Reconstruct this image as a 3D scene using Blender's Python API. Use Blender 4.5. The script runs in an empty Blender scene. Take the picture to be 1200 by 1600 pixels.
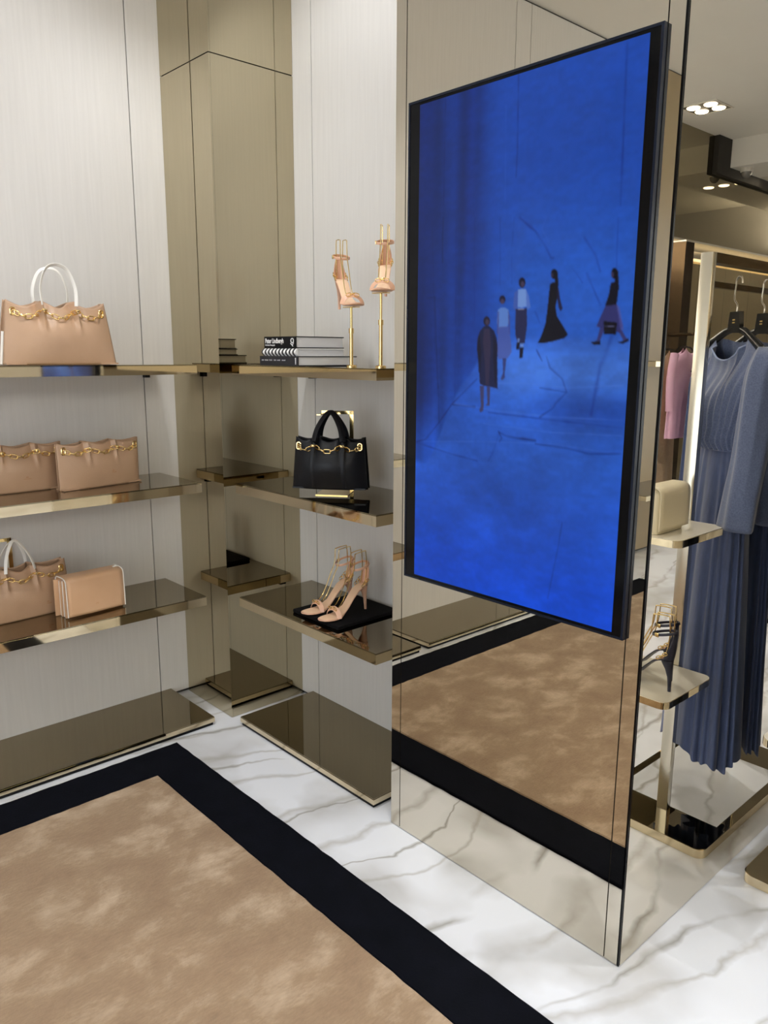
import bpy, bmesh, math, random
import numpy as np
from mathutils import Vector, Matrix
R_ = random.Random(7)
SC = bpy.context.scene
COL = SC.collection
PI = math.pi

# ---------------------------------------------------------------- camera, light, exposure
CAM_POS = (3.0441, -1.9637, 1.5)
PITCH, ROLL, YAW, FPX = 0.2000, 0.0048, 0.8297, 1230.48
F = Vector((-math.sin(YAW) * math.cos(PITCH), math.cos(YAW) * math.cos(PITCH), -math.sin(PITCH)))
Rv = Vector((math.cos(YAW), math.sin(YAW), 0)); Uv = Rv.cross(F)
R2 = Rv * math.cos(ROLL) + Uv * math.sin(ROLL); U2 = -Rv * math.sin(ROLL) + Uv * math.cos(ROLL)
cd = bpy.data.cameras.new('camera'); cam = bpy.data.objects.new('camera', cd); COL.objects.link(cam)
cd.sensor_fit = 'VERTICAL'; cd.sensor_height = 24; cd.lens = FPX * 24 / 1600; cd.clip_start = 0.02
mw = Matrix((R2, U2, -F)).transposed().to_4x4(); mw.translation = CAM_POS; cam.matrix_world = mw
SC.camera = cam
vs = SC.view_settings
vs.view_transform = 'Standard'; vs.look = 'None'; vs.gamma = 1; vs.use_curve_mapping = False
vs.exposure = -0.27
SC.cycles.max_bounces = 14; SC.cycles.glossy_bounces = 8; SC.cycles.diffuse_bounces = 8
SC.cycles.use_denoising = True; SC.cycles.sample_clamp_indirect = 6
SC.cycles.blur_glossy = 0.6
w = bpy.data.worlds.new('daylight'); SC.world = w; w.use_nodes = True
w.node_tree.nodes['Background'].inputs[0].default_value = (0.80, 0.90, 1.0, 1)
w.node_tree.nodes['Background'].inputs[1].default_value = 1.2
HC = 3.423                      # ceiling height
SPOT_W = 60                     # each ceiling downlight
def area(name, loc, rot, sx, sy, e, c):
    l = bpy.data.lights.new(name, 'AREA'); l.shape = 'RECTANGLE'; l.size = sx; l.size_y = sy; l.energy = e; l.color = c
    o = bpy.data.objects.new(name, l); o.location = loc; o.rotation_euler = rot; COL.objects.link(o); return o
area('storefront_daylight', (3.6, -7.15, 1.6), (PI / 2, 0, 0), 5.0, 2.8, 140, (0.90, 0.95, 1.0))

area('ceiling_fill', (7.78, 1.0, 2.78), (PI, 0, 0), .10, 15.0, 620, (1, .985, .96))  # added upward fill, out of view, to brighten the ceiling
area('far_ceiling_fill', (6.0, 8.80, 2.78), (PI, 0, 0), 3.6, .10, 190, (1, .985, .96))  # second added fill for the ceiling, along the end wall
# ---------------------------------------------------------------- materials
def lin(h):
    h = h.lstrip('#'); v = [int(h[i:i + 2], 16) / 255 for i in (0, 2, 4)]
    return tuple((c / 12.92 if c <= .04045 else ((c + .055) / 1.055) ** 2.4) for c in v)
MATS = {}
def M(name, hexc, rough=.5, metal=0, noise=None, bump=None, coat=0, sheen=0, emit=None, spec=.5, aniso=None):
    m = bpy.data.materials.new(name); m.use_nodes = True; nt = m.node_tree; b = nt.nodes['Principled BSDF']
    c = lin(hexc) if isinstance(hexc, str) else hexc
    b.inputs['Base Color'].default_value = (*c, 1); b.inputs['Roughness'].default_value = rough; b.inputs['Metallic'].default_value = metal
    b.inputs['Specular IOR Level'].default_value = spec
    if coat: b.inputs['Coat Weight'].default_value = coat; b.inputs['Coat Roughness'].default_value = .05
    if sheen: b.inputs['Sheen Weight'].default_value = sheen
    if emit: b.inputs['Emission Color'].default_value = (*lin(emit[0]), 1); b.inputs['Emission Strength'].default_value = emit[1]
    if noise or bump:
        tc = nt.nodes.new('ShaderNodeTexCoord')
        def tex(scale, stretch, detail=4):
            mp = nt.nodes.new('ShaderNodeMapping'); mp.inputs['Scale'].default_value = stretch
            nt.links.new(tc.outputs['Object'], mp.inputs[0])
            n = nt.nodes.new('ShaderNodeTexNoise'); n.inputs['Scale'].default_value = scale; n.inputs['Detail'].default_value = detail
            nt.links.new(mp.outputs[0], n.inputs[0]); return n
        if noise:
            n = tex(noise[0], noise[3] if len(noise) > 3 else (1, 1, 1))
            r = nt.nodes.new('ShaderNodeValToRGB'); r.color_ramp.elements[0].position = .3; r.color_ramp.elements[1].position = .7
            c2 = lin(noise[1]) if isinstance(noise[1], str) else noise[1]
            r.color_ramp.elements[0].color = (*c, 1); r.color_ramp.elements[1].color = (*c2, 1)
            nt.links.new(n.outputs[0], r.inputs[0]); nt.links.new(r.outputs[0], b.inputs['Base Color'])
        if bump:
            n = tex(bump[0], bump[2] if len(bump) > 2 else (1, 1, 1), 3)
            bp = nt.nodes.new('ShaderNodeBump'); bp.inputs['Strength'].default_value = bump[1]; bp.inputs['Distance'].default_value = .002
            nt.links.new(n.outputs[0], bp.inputs['Height']); nt.links.new(bp.outputs[0], b.inputs['Normal'])
    MATS[name] = m; return m
fabric = M('cream_wall_fabric', 'cac8c5', .7, noise=(90, 'cfcdca', 0, (1, 1, .04)), bump=(400, .12, (1, 1, .1)))
ceil_m = M('ceiling_paint', 'e9e5dd', .8, noise=(3, 'ebe8e0'))
joint = M('dark_joint', '1c1913', .6, noise=(20, '221e17'))
mirror = M('bronze_mirror', (.68, .63, .53), .0, 1, noise=(1.2, (.69, .64, .54)))
mirror_dark = M('column_bronze_mirror', (.50, .44, .31), .004, 1, noise=(1.2, (.515, .455, .325)))
bulk_mirror = M('dark_bulkhead_mirror', (.36, .31, .21), .01, 1, noise=(1.2, (.375, .325, .22)))
glass_top = M('dark_bronze_glass', (.27, .225, .145), .01, 1, noise=(2, (.285, .24, .155)))
gold_edge = M('champagne_metal', (.72, .61, .42), .045, 1, noise=(3, (.76, .65, .46)))
brass = M('brass', (.83, .60, .24), .14, 1, noise=(30, (.88, .66, .3)))
goldm = M('polished_gold', (.93, .70, .30), .1, 1, noise=(40, (.96, .76, .4)))
steel = M('brushed_nickel', (.72, .69, .62), .22, 1, noise=(20, (.78, .75, .68), 0, (1, 1, .05)))
bronze_dark = M('dark_bronze_metal', (.075, .05, .028), .15, 1, noise=(8, (.09, .06, .034)))
black_gloss = M('black_gloss', '050609', .10, noise=(5, '07080b'), spec=.18)
black_mat = M('black_suede', '090809', .95, noise=(60, '0e0c0e'), bump=(300, .4), spec=.15)
tan = M('tan_leather', 'ae8e72', .40, noise=(9, 'b6967b'), bump=(350, .18))
tan_pale = M('apricot_leather', 'c7a07c', .4, noise=(9, 'cea886'), bump=(350, .15))
tan_in = M('tan_suede_lining', '9c7458', .9, noise=(30, 'a87f62'))
white_lea = M('white_leather', 'e9e6e0', .45, noise=(9, 'f0eee9'), bump=(300, .1))
black_lea = M('navy_black_leather', '06080e', .42, noise=(9, '0a0c14'), bump=(350, .2), spec=.3)
cream_lea = M('cream_leather', 'ddd3b8', .42, noise=(9, 'e2d9c0'), bump=(350, .15))
nude = M('nude_leather', 'd2a487', .4, noise=(12, 'd9ad92'), bump=(300, .1))
nude_sole = M('nude_insole', 'e3bf9d', .45, noise=(12, 'e8c7a8'))
navy_sh = M('navy_satin', '242638', .4, noise=(12, '2b2e44'))
navy_sole = M('tan_insole', '8f6848', .5, noise=(12, '9a7352'))
pink = M('pink_satin', 'd9a9c4', .45, noise=(12, 'e0b4cd'))
dress_m = M('blue_lurex_knit', '46557c', .55, noise=(260, '5d6d96', 0, (1, 1, 1)), bump=(500, .3), sheen=.35)
skirt_m = M('blue_pleated_knit', '35456e', .6, noise=(120, '3f5180', 0, (1, 1, .2)), bump=(400, .2), sheen=.3)
trim_m = M('pale_blue_binding', '8c9cc4', .5, noise=(80, '98a8ce'))
paper = M('book_pages', 'e4e5e8', .8, noise=(3, 'ccced2', 0, (.2, .2, 400)))
book_blk = M('black_book_cloth', '08090c', .6, noise=(20, '0b0c10'), spec=.2)
ink_white = M('white_print', 'f2f2f2', .6, noise=(20, 'eeeeee'))
grey_up = M('grey_velvet', '6a6468', .9, noise=(20, '746e72'), sheen=.3)
white_top = M('white_marble_top', 'ded9cc', .2, noise=(4, 'e6e2d6'))
lamp_m = M('lamp_glow', 'ffffff', .5, emit=('fff1d8', 14), noise=(3, 'ffffff'))
cove_m = M('cove_glow', 'ffffff', .5, emit=('ffe2ad', 2.2), noise=(3, 'ffffff'))
dome_m = M('smoked_dome', '77736c', .1, coat=.5, noise=(3, '7d7972'))
dark_cloth = M('dark_patterned_cloth', '14110f', .9, noise=(160, '3a322c'))
tan_cloth = M('camel_cloth', 'a98f72', .8, noise=(40, 'b3997c'))
beige_up = M('champagne_panel', (.42, .34, .2), .12, 1, noise=(1.4, (.46, .38, .23)))
bronze_panel = M('olive_bronze_panel', '8a7858', .35, noise=(1.4, '918063'))
white_frame = M('lamp_frame', 'd8d2c6', .4, noise=(6, 'ddd8cd'))

def marble():
    m = bpy.data.materials.new('white_veined_marble'); m.use_nodes = True; nt = m.node_tree; b = nt.nodes['Principled BSDF']
    L = nt.links.new; N = nt.nodes.new
    tc = N('ShaderNodeTexCoord')
    sp = N('ShaderNodeSeparateXYZ'); L(tc.outputs['Object'], sp.inputs[0])
    def math_(op, a, b=None, c=None):
        n = N('ShaderNodeMath'); n.operation = op
        for k, x in enumerate((a, b, c)):
            if x is None: continue
            if isinstance(x, (int, float)): n.inputs[k].default_value = x
            else: L(x, n.inputs[k])
        return n.outputs[0]
    def vein(f, tilt, amp, nsc, seed, wd, dens):
        """broken veins that run roughly along Y, each a wandering crack about 1/f apart"""
        mp = N('ShaderNodeMapping'); mp.inputs['Location'].default_value = (seed, seed * 1.7, seed * .3); L(tc.outputs['Object'], mp.inputs[0])
        n = N('ShaderNodeTexNoise'); n.inputs['Scale'].default_value = nsc; n.inputs['Detail'].default_value = 5; n.inputs['Roughness'].default_value = .5; L(mp.outputs[0], n.inputs[0])
        q = math_('ADD', math_('MULTIPLY_ADD', sp.outputs[0], f, seed), math_('MULTIPLY_ADD', sp.outputs[1], f * tilt, math_('MULTIPLY', sp.outputs[2], f)))
        q = math_('ADD', q, math_('MULTIPLY', n.outputs[0], amp))
        a = math_('ABSOLUTE', math_('SUBTRACT', math_('FRACT', q), .5))
        r = N('ShaderNodeMapRange'); r.inputs['From Min'].default_value = 0; r.inputs['To Min'].default_value = 1; r.inputs['To Max'].default_value = 0; L(a, r.inputs[0])
        n3 = N('ShaderNodeTexNoise'); n3.inputs['Scale'].default_value = 4; L(mp.outputs[0], n3.inputs[0])
        L(math_('MULTIPLY', math_('POWER', n3.outputs[0], 2.0), wd * 4), r.inputs['From Max'])
        n2 = N('ShaderNodeTexNoise'); n2.inputs['Scale'].default_value = 1.9; n2.inputs['Detail'].default_value = 2; L(mp.outputs[0], n2.inputs[0])
        r2 = N('ShaderNodeMapRange'); r2.inputs['From Min'].default_value = dens; r2.inputs['From Max'].default_value = dens + .10; L(n2.outputs[0], r2.inputs[0])
        return math_('MULTIPLY', r.outputs[0], r2.outputs[0])
    v1 = vein(2.9, -.22, 1.1, 1.6, .37, .034, .40)
    v2 = vein(4.6, -.30, 1.5, 2.2, 2.9, .075, .37)
    v3 = vein(1.9, -.18, 1.9, 1.5, 5.3, .34, .38)
    def mix(col_in, fac, c, k):
        f = N('ShaderNodeMath'); f.operation = 'MULTIPLY'; f.inputs[1].default_value = k; L(fac, f.inputs[0])
        mx = N('ShaderNodeMix'); mx.data_type = 'RGBA'; L(f.outputs[0], mx.inputs['Factor'])
        if isinstance(col_in, tuple): mx.inputs['A'].default_value = (*col_in, 1)
        else: L(col_in, mx.inputs['A'])
        mx.inputs['B'].default_value = (*c, 1); return mx.outputs['Result']
    c = mix(lin('e2e6ee'), v3, lin('a8a7a4'), .62)
    c = mix(c, v2, lin('a29f99'), .55)
    c = mix(c, v1, lin('86837b'), .75)
    L(c, b.inputs['Base Color']); b.inputs['Roughness'].default_value = .13
    return m
marble_m = marble()

def rug_mat():
    m = bpy.data.materials.new('beige_viscose_pile'); m.use_nodes = True; nt = m.node_tree; b = nt.nodes['Principled BSDF']
    L = nt.links.new; N = nt.nodes.new
    tc = N('ShaderNodeTexCoord')
    def nz(sc, st, det, dist=0):
        mp = N('ShaderNodeMapping'); mp.inputs['Scale'].default_value = st; mp.inputs['Rotation'].default_value = (0, 0, .35); L(tc.outputs['Object'], mp.inputs[0])
        n = N('ShaderNodeTexNoise'); n.inputs['Scale'].default_value = sc; n.inputs['Detail'].default_value = det; n.inputs['Distortion'].default_value = dist; n.inputs['Roughness'].default_value = .6
        L(mp.outputs[0], n.inputs[0]); return n.outputs[0]
    a = nz(8.5, (1, .7, 1), 6, .25)
    r = N('ShaderNodeValToRGB'); e = r.color_ramp.elements
    e[0].position = .30; e[0].color = (*lin('866f59'), 1); e[1].position = .76; e[1].color = (*lin('b9a58e'), 1)
    x = e.new(.5); x.color = (*lin('917b63'), 1); L(a, r.inputs[0])
    f = nz(160, (1, .25, 1), 2)
    mx = N('ShaderNodeMix'); mx.data_type = 'RGBA'; mx.blend_type = 'OVERLAY'; mx.inputs['Factor'].default_value = .22
    L(r.outputs[0], mx.inputs['A']); L(f, mx.inputs['B']); L(mx.outputs['Result'], b.inputs['Base Color'])
    b.inputs['Roughness'].default_value = .85; b.inputs['Sheen Weight'].default_value = .1; b.inputs['Specular IOR Level'].default_value = .2
    bp = N('ShaderNodeBump'); bp.inputs['Strength'].default_value = .35; bp.inputs['Distance'].default_value = .004
    L(nz(140, (1, 1, 1), 3), bp.inputs['Height']); L(bp.outputs[0], b.inputs['Normal'])
    return m
rug_m = rug_mat()
border_m = M('navy_black_pile', '04060d', .95, noise=(14, '080a13'), bump=(160, .5), spec=.1)

# ---------------------------------------------------------------- geometry helpers
def link(name, me, mat, parent=None):
    o = bpy.data.objects.new(name, me); COL.objects.link(o)
    if mat is not None and not me.materials: me.materials.append(mat)
    if parent is not None: o.parent = parent
    return o
def bm_obj(name, bm, mat, parent=None, smooth=False, recalc=True):
    me = bpy.data.meshes.new(name)
    if recalc: bmesh.ops.recalc_face_normals(bm, faces=bm.faces[:])
    bm.to_mesh(me); bm.free()
    if smooth:
        me.polygons.foreach_set('use_smooth', [True] * len(me.polygons))
        if smooth != 'all': me.set_sharp_from_angle(angle=math.radians(40))
    return link(name, me, mat, parent)
def bx(bm, x0, x1, y0, y1, z0, z1, bev=0):
    r = bmesh.ops.create_cube(bm, size=1); vs_ = r['verts']
    for v in vs_: v.co = Vector(((x0 + x1) / 2 + v.co.x * (x1 - x0), (y0 + y1) / 2 + v.co.y * (y1 - y0), (z0 + z1) / 2 + v.co.z * (z1 - z0)))
    if bev:
        es = list({e for v in vs_ for e in v.link_edges})
        bmesh.ops.bevel(bm, geom=es, offset=bev, segments=2, profile=.5, affect='EDGES')
def box(name, x0, x1, y0, y1, z0, z1, mat, parent=None, bev=0):
    bm = bmesh.new(); bx(bm, x0, x1, y0, y1, z0, z1, bev); return bm_obj(name, bm, mat, parent, smooth=bool(bev))
def tube_bm(bm, pts, r, n=8, closed=False, flat=None):
    pts = [Vector(p) for p in pts]; k = len(pts); rings = []; up = None
    for i, p in enumerate(pts):
        if closed: t = pts[(i + 1) % k] - pts[i - 1]
        else: t = pts[min(i + 1, k - 1)] - pts[max(i - 1, 0)]
        t.normalize()
        if up is None:
            up = Vector((0, 0, 1)) if abs(t.z) < .9 else Vector((1, 0, 0))
            if flat is not None: up = Vector(flat[2]) if len(flat) > 2 else up
        u = (up - t * up.dot(t))
        if u.length < 1e-6: u = t.orthogonal()
        u.normalize(); v = t.cross(u); up = u
        ri = r[i] if isinstance(r, (list, tuple)) else r
        ra, rb = (ri, ri) if flat is None else (ri * flat[0], ri * flat[1])
        rings.append([bm.verts.new(p + u * (ra * math.cos(2 * PI * j / n + PI / n)) + v * (rb * math.sin(2 * PI * j / n + PI / n))) for j in range(n)])
    m = k if closed else k - 1
    for i in range(m):
        A, B = rings[i], rings[(i + 1) % k]
        for j in range(n): bm.faces.new((A[j], A[(j + 1) % n], B[(j + 1) % n], B[j]))
    if not closed: bm.faces.new(rings[0]); bm.faces.new(rings[-1])
def tube(name, pts, r, mat, parent=None, n=8, closed=False, flat=None):
    bm = bmesh.new(); tube_bm(bm, pts, r, n, closed, flat); return bm_obj(name, bm, mat, parent, smooth=True)
def loft_bm(bm, rings, cap=True, closed=True):
    V = [[bm.verts.new(p) for p in r] for r in rings]; n = len(V[0])
    for A, B in zip(V, V[1:]):
        for j in range(n if closed else n - 1): bm.faces.new((A[j], A[(j + 1) % n], B[(j + 1) % n], B[j]))
    if cap:
        bm.faces.new(V[0]); bm.faces.new(V[-1])
def rrect(x0, x1, y0, y1, r, n=5):
    out = []
    for cx, cy, a0 in ((x1 - r, y1 - r, 0), (x0 + r, y1 - r, 90), (x0 + r, y0 + r, 180), (x1 - r, y0 + r, 270)):
        for i in range(n + 1):
            a = math.radians(a0 + 90 * i / n); out.append((cx + r * math.cos(a), cy + r * math.sin(a)))
    return out
def rprism(name, x0, x1, y0, y1, z0, z1, r, mat, parent=None, ch=0):
    bm = bmesh.new()
    lv = [(0, z0), (0, z1)] if not ch else [(ch, z0), (0, z0 + ch), (0, z1 - ch), (ch, z1)]
    loft_bm(bm, [[(x, y, z) for x, y in rrect(x0 + d, x1 - d, y0 + d, y1 - d, r)] for d, z in lv])
    return bm_obj(name, bm, mat, parent, smooth=True)
def lathe(name, prof, mat, parent=None, n=20, c=(0, 0)):
    bm = bmesh.new()
    loft_bm(bm, [[(c[0] + max(r, 1e-4) * math.cos(2 * PI * i / n), c[1] + max(r, 1e-4) * math.sin(2 * PI * i / n), z) for i in range(n)] for r, z in prof])
    return bm_obj(name, bm, mat, parent, smooth=True)
def smooth_pts(P, k=6):
    P = [Vector(p) for p in P]; out = []
    for i in range(len(P) - 1):
        p0, p1, p2, p3 = P[max(i - 1, 0)], P[i], P[i + 1], P[min(i + 2, len(P) - 1)]
        for s in range(k):
            t = s / k
            out.append(.5 * ((2 * p1) + (p2 - p0) * t + (2 * p0 - 5 * p1 + 4 * p2 - p3) * t * t + (3 * p1 - p0 - 3 * p2 + p3) * t ** 3))
    out.append(P[-1]); return out
def tag(o, label=None, cat=None, group=None, kind=None):
    if label: o['label'] = label
    if cat: o['category'] = cat
    if group: o['group'] = group
    if kind: o['kind'] = kind
    return o
def thing(name, label, cat, loc=(0, 0, 0), rz=0, group=None, kind=None):
    o = bpy.data.objects.new(name, None); o.empty_display_size = .05; COL.objects.link(o)
    o.location = loc; o.rotation_euler = (0, 0, rz); return tag(o, label, cat, group, kind)
def kids(o): return [c for c in bpy.data.objects if c.parent == o]
def dup(root, loc, rz, label, group=None):
    r = root.copy(); COL.objects.link(r); r.location = loc; r.rotation_euler = (0, 0, rz); r['label'] = label
    if group: r['group'] = group
    for ch in kids(root):
        c = ch.copy(); COL.objects.link(c); c.parent = r
        for g in kids(ch):
            d = g.copy(); COL.objects.link(d); d.parent = c
    return r
def st(o): o['kind'] = 'structure'; return o

# ---------------------------------------------------------------- room shell
PX0, PX1, PF = 1.3569, 2.1892, -.3822       # mirror pillar: left, right, front
st(box('floor', -.2, 8.2, -7, 9.2, -.1, 0, marble_m))
st(box('ceiling', -.2, 8.2, -7, 9.2, HC, HC + .1, ceil_m))
wl = st(box('wall_left', -.2, -.012, -7, 0.15, 0, HC, joint))
seams = [0.0, -.50, -1.457, -1.612, -2.557, -2.69, -3.647, -3.80, -4.75, -4.90, -5.86, -7]
for a, b in zip(seams, seams[1:]): box('wall_panel', -.012, 0, b + .0022, a - .0022, .014, HC - .014, fabric if a > -3.6 else bronze_panel, wl)
wb = st(box('wall_back', -.0, PX0, .012, .15, 0, HC, joint))
for a, b in ((0, .483), (.483, 1.215), (1.215, PX0)): box('wall_panel', a + .0022, b - .0022, 0, .012, .014, HC - .014, fabric, wb)
st(box('wall_inner', PX0 + .02, PX0 + .14, 1.301, 8.999, 0, HC, fabric))
st(box('wall_right', 8.0, 8.2, -7, 9.2, 0, HC, fabric))
wf = st(box('wall_far', -.2, 8.2, 9.0, 9.2, 0, HC, fabric))
wfr = bmesh.new()
bx(wfr, -.2, 1.1, -7.2, -7, 0, HC); bx(wfr, 6.1, 8.2, -7.2, -7, 0, HC); bx(wfr, 1.1, 6.1, -7.2, -7, 3.0, HC)
st(bm_obj('wall_front', wfr, fabric))
# corner column clad in bronze mirror panels
cx, cy, zs = .365, -.367, 2.5404
colm = thing('mirror_column', 'square corner column clad in smoky bronze mirror between the two shelf walls', 'column', (0, 0, 0), kind='structure')
box('column_core', 0.001, cx - .008, cy + .008, .011, 0, HC, joint, colm)
for z0, z1 in ((.002, zs - .002), (zs + .002, HC)):
    box('mirror_panel', .001, cx, cy, cy + .007, z0, z1, mirror_dark, colm)
    box('mirror_panel', cx - .007, cx, cy + .0075, -.001, z0, z1, mirror_dark, colm)
# freestanding mirror pillar
pil = thing('mirror_pillar', 'wide bronze mirror pillar that carries the tall screen', 'pillar', (0, 0, 0), kind='structure')
PB = 1.3
box('pillar_core', PX0 + .006, PX1 - .006, PF + .006, PB, 0, HC, joint, pil)
for a, b in ((PX0, 1.3955), (1.3985, 2.1455), (2.1485, PX1 - .006)):
    box('mirror_strip' if b - a < .1 else 'mirror_panel', a, b, PF, PF + .005, .003, HC, mirror, pil)
box('corner_joint', PX1 - .0055, PX1 - .0012, PF + .0012, PF + .0055, .001, HC, black_gloss, pil)
box('mirror_panel', PX1 - .005, PX1, PF + .006, PB, .003, HC, mirror, pil)
box('mirror_panel', PX0, PX0 + .005, PF + .006, -.001, .003, HC, mirror, pil)

# ---------------------------------------------------------------- wall shelves
def shelf(axis, a0, a1, front, z, th, label, cat='shelf', group='bronze glass wall shelves', br=True):
    """axis 'y': on the left wall, a0..a1 in y, projecting to x = front; axis 'x': on the back wall, projecting to y = front"""
    r = thing('wall_shelf', label, cat, (0, (a0 + a1) / 2, z) if axis == 'y' else ((a0 + a1) / 2, 0, z), 0, group)
    h = (a1 - a0) / 2
    def bb(n, l0, l1, d0, d1, z0, z1, m):
        if axis == 'y': return box(n, d0, d1, l0, l1, z0, z1, m, r)
        return box(n, l0, l1, -d1, -d0, z0, z1, m, r)
    f = abs(front)
    bb('shelf_body', -h, h, .001, f, -th, -.004, gold_edge)
    bb('glass_top', -h + .0015, h - .0015, .001, f - .0015, -.0038, 0, glass_top)
    if br:
        for l in ((-h + .045, h - .045) if axis == 'y' else (-h + .045, h - .04)):
            bb('bracket', l - .009, l + .009, .001, .03, -th - .02, -th - .0005, black_gloss)
    else:
        bb('plinth', -h + .006, h - .006, .001, f - .005, -z + .0005, -th - .0003, black_gloss)
    return r
Z1, Z2, Z3, Z4 = 1.452, 1.0018, .5435, .036
for z, th, n in ((Z1, .036, 'topmost bronze glass shelf on the cream left wall'), (Z2, .038, 'bronze glass shelf on the left wall with two chain clutches'),
                 (Z3, .038, 'bronze glass shelf on the left wall with a tote and a flap bag')):
    shelf('y', -1.506, -.4519, .3453, z, th, n)
shelf('y', -1.506, -.4519, .372, Z4, .022, 'empty low bronze glass shelf just above the floor on the left wall', br=False)
shelf('y', -2.617, -1.563, .372, Z4, .022, 'low bronze glass shelf seen reflected in the pillar under the screen', br=False)
for z, th, n in ((Z1, .036, 'topmost bronze glass shelf with books beside the pillar'), (Z2, .038, 'bronze glass shelf under the black handbag'),
                 (Z3, .038, 'bronze glass shelf carrying the sandals on a black tray')):
    shelf('x', .4413, 1.2545, .3594, z, th, n)
shelf('x', .4413, 1.262, .374, Z4, .022, 'empty low bronze glass shelf on the floor beside the pillar', br=False)
for z in (Z1, Z3): shelf('y', -4.85, -3.70, .3453, z, .037, 'upper bronze glass shelf far along the left wall' if z == Z1 else 'lower bronze glass shelf far along the left wall')

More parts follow.
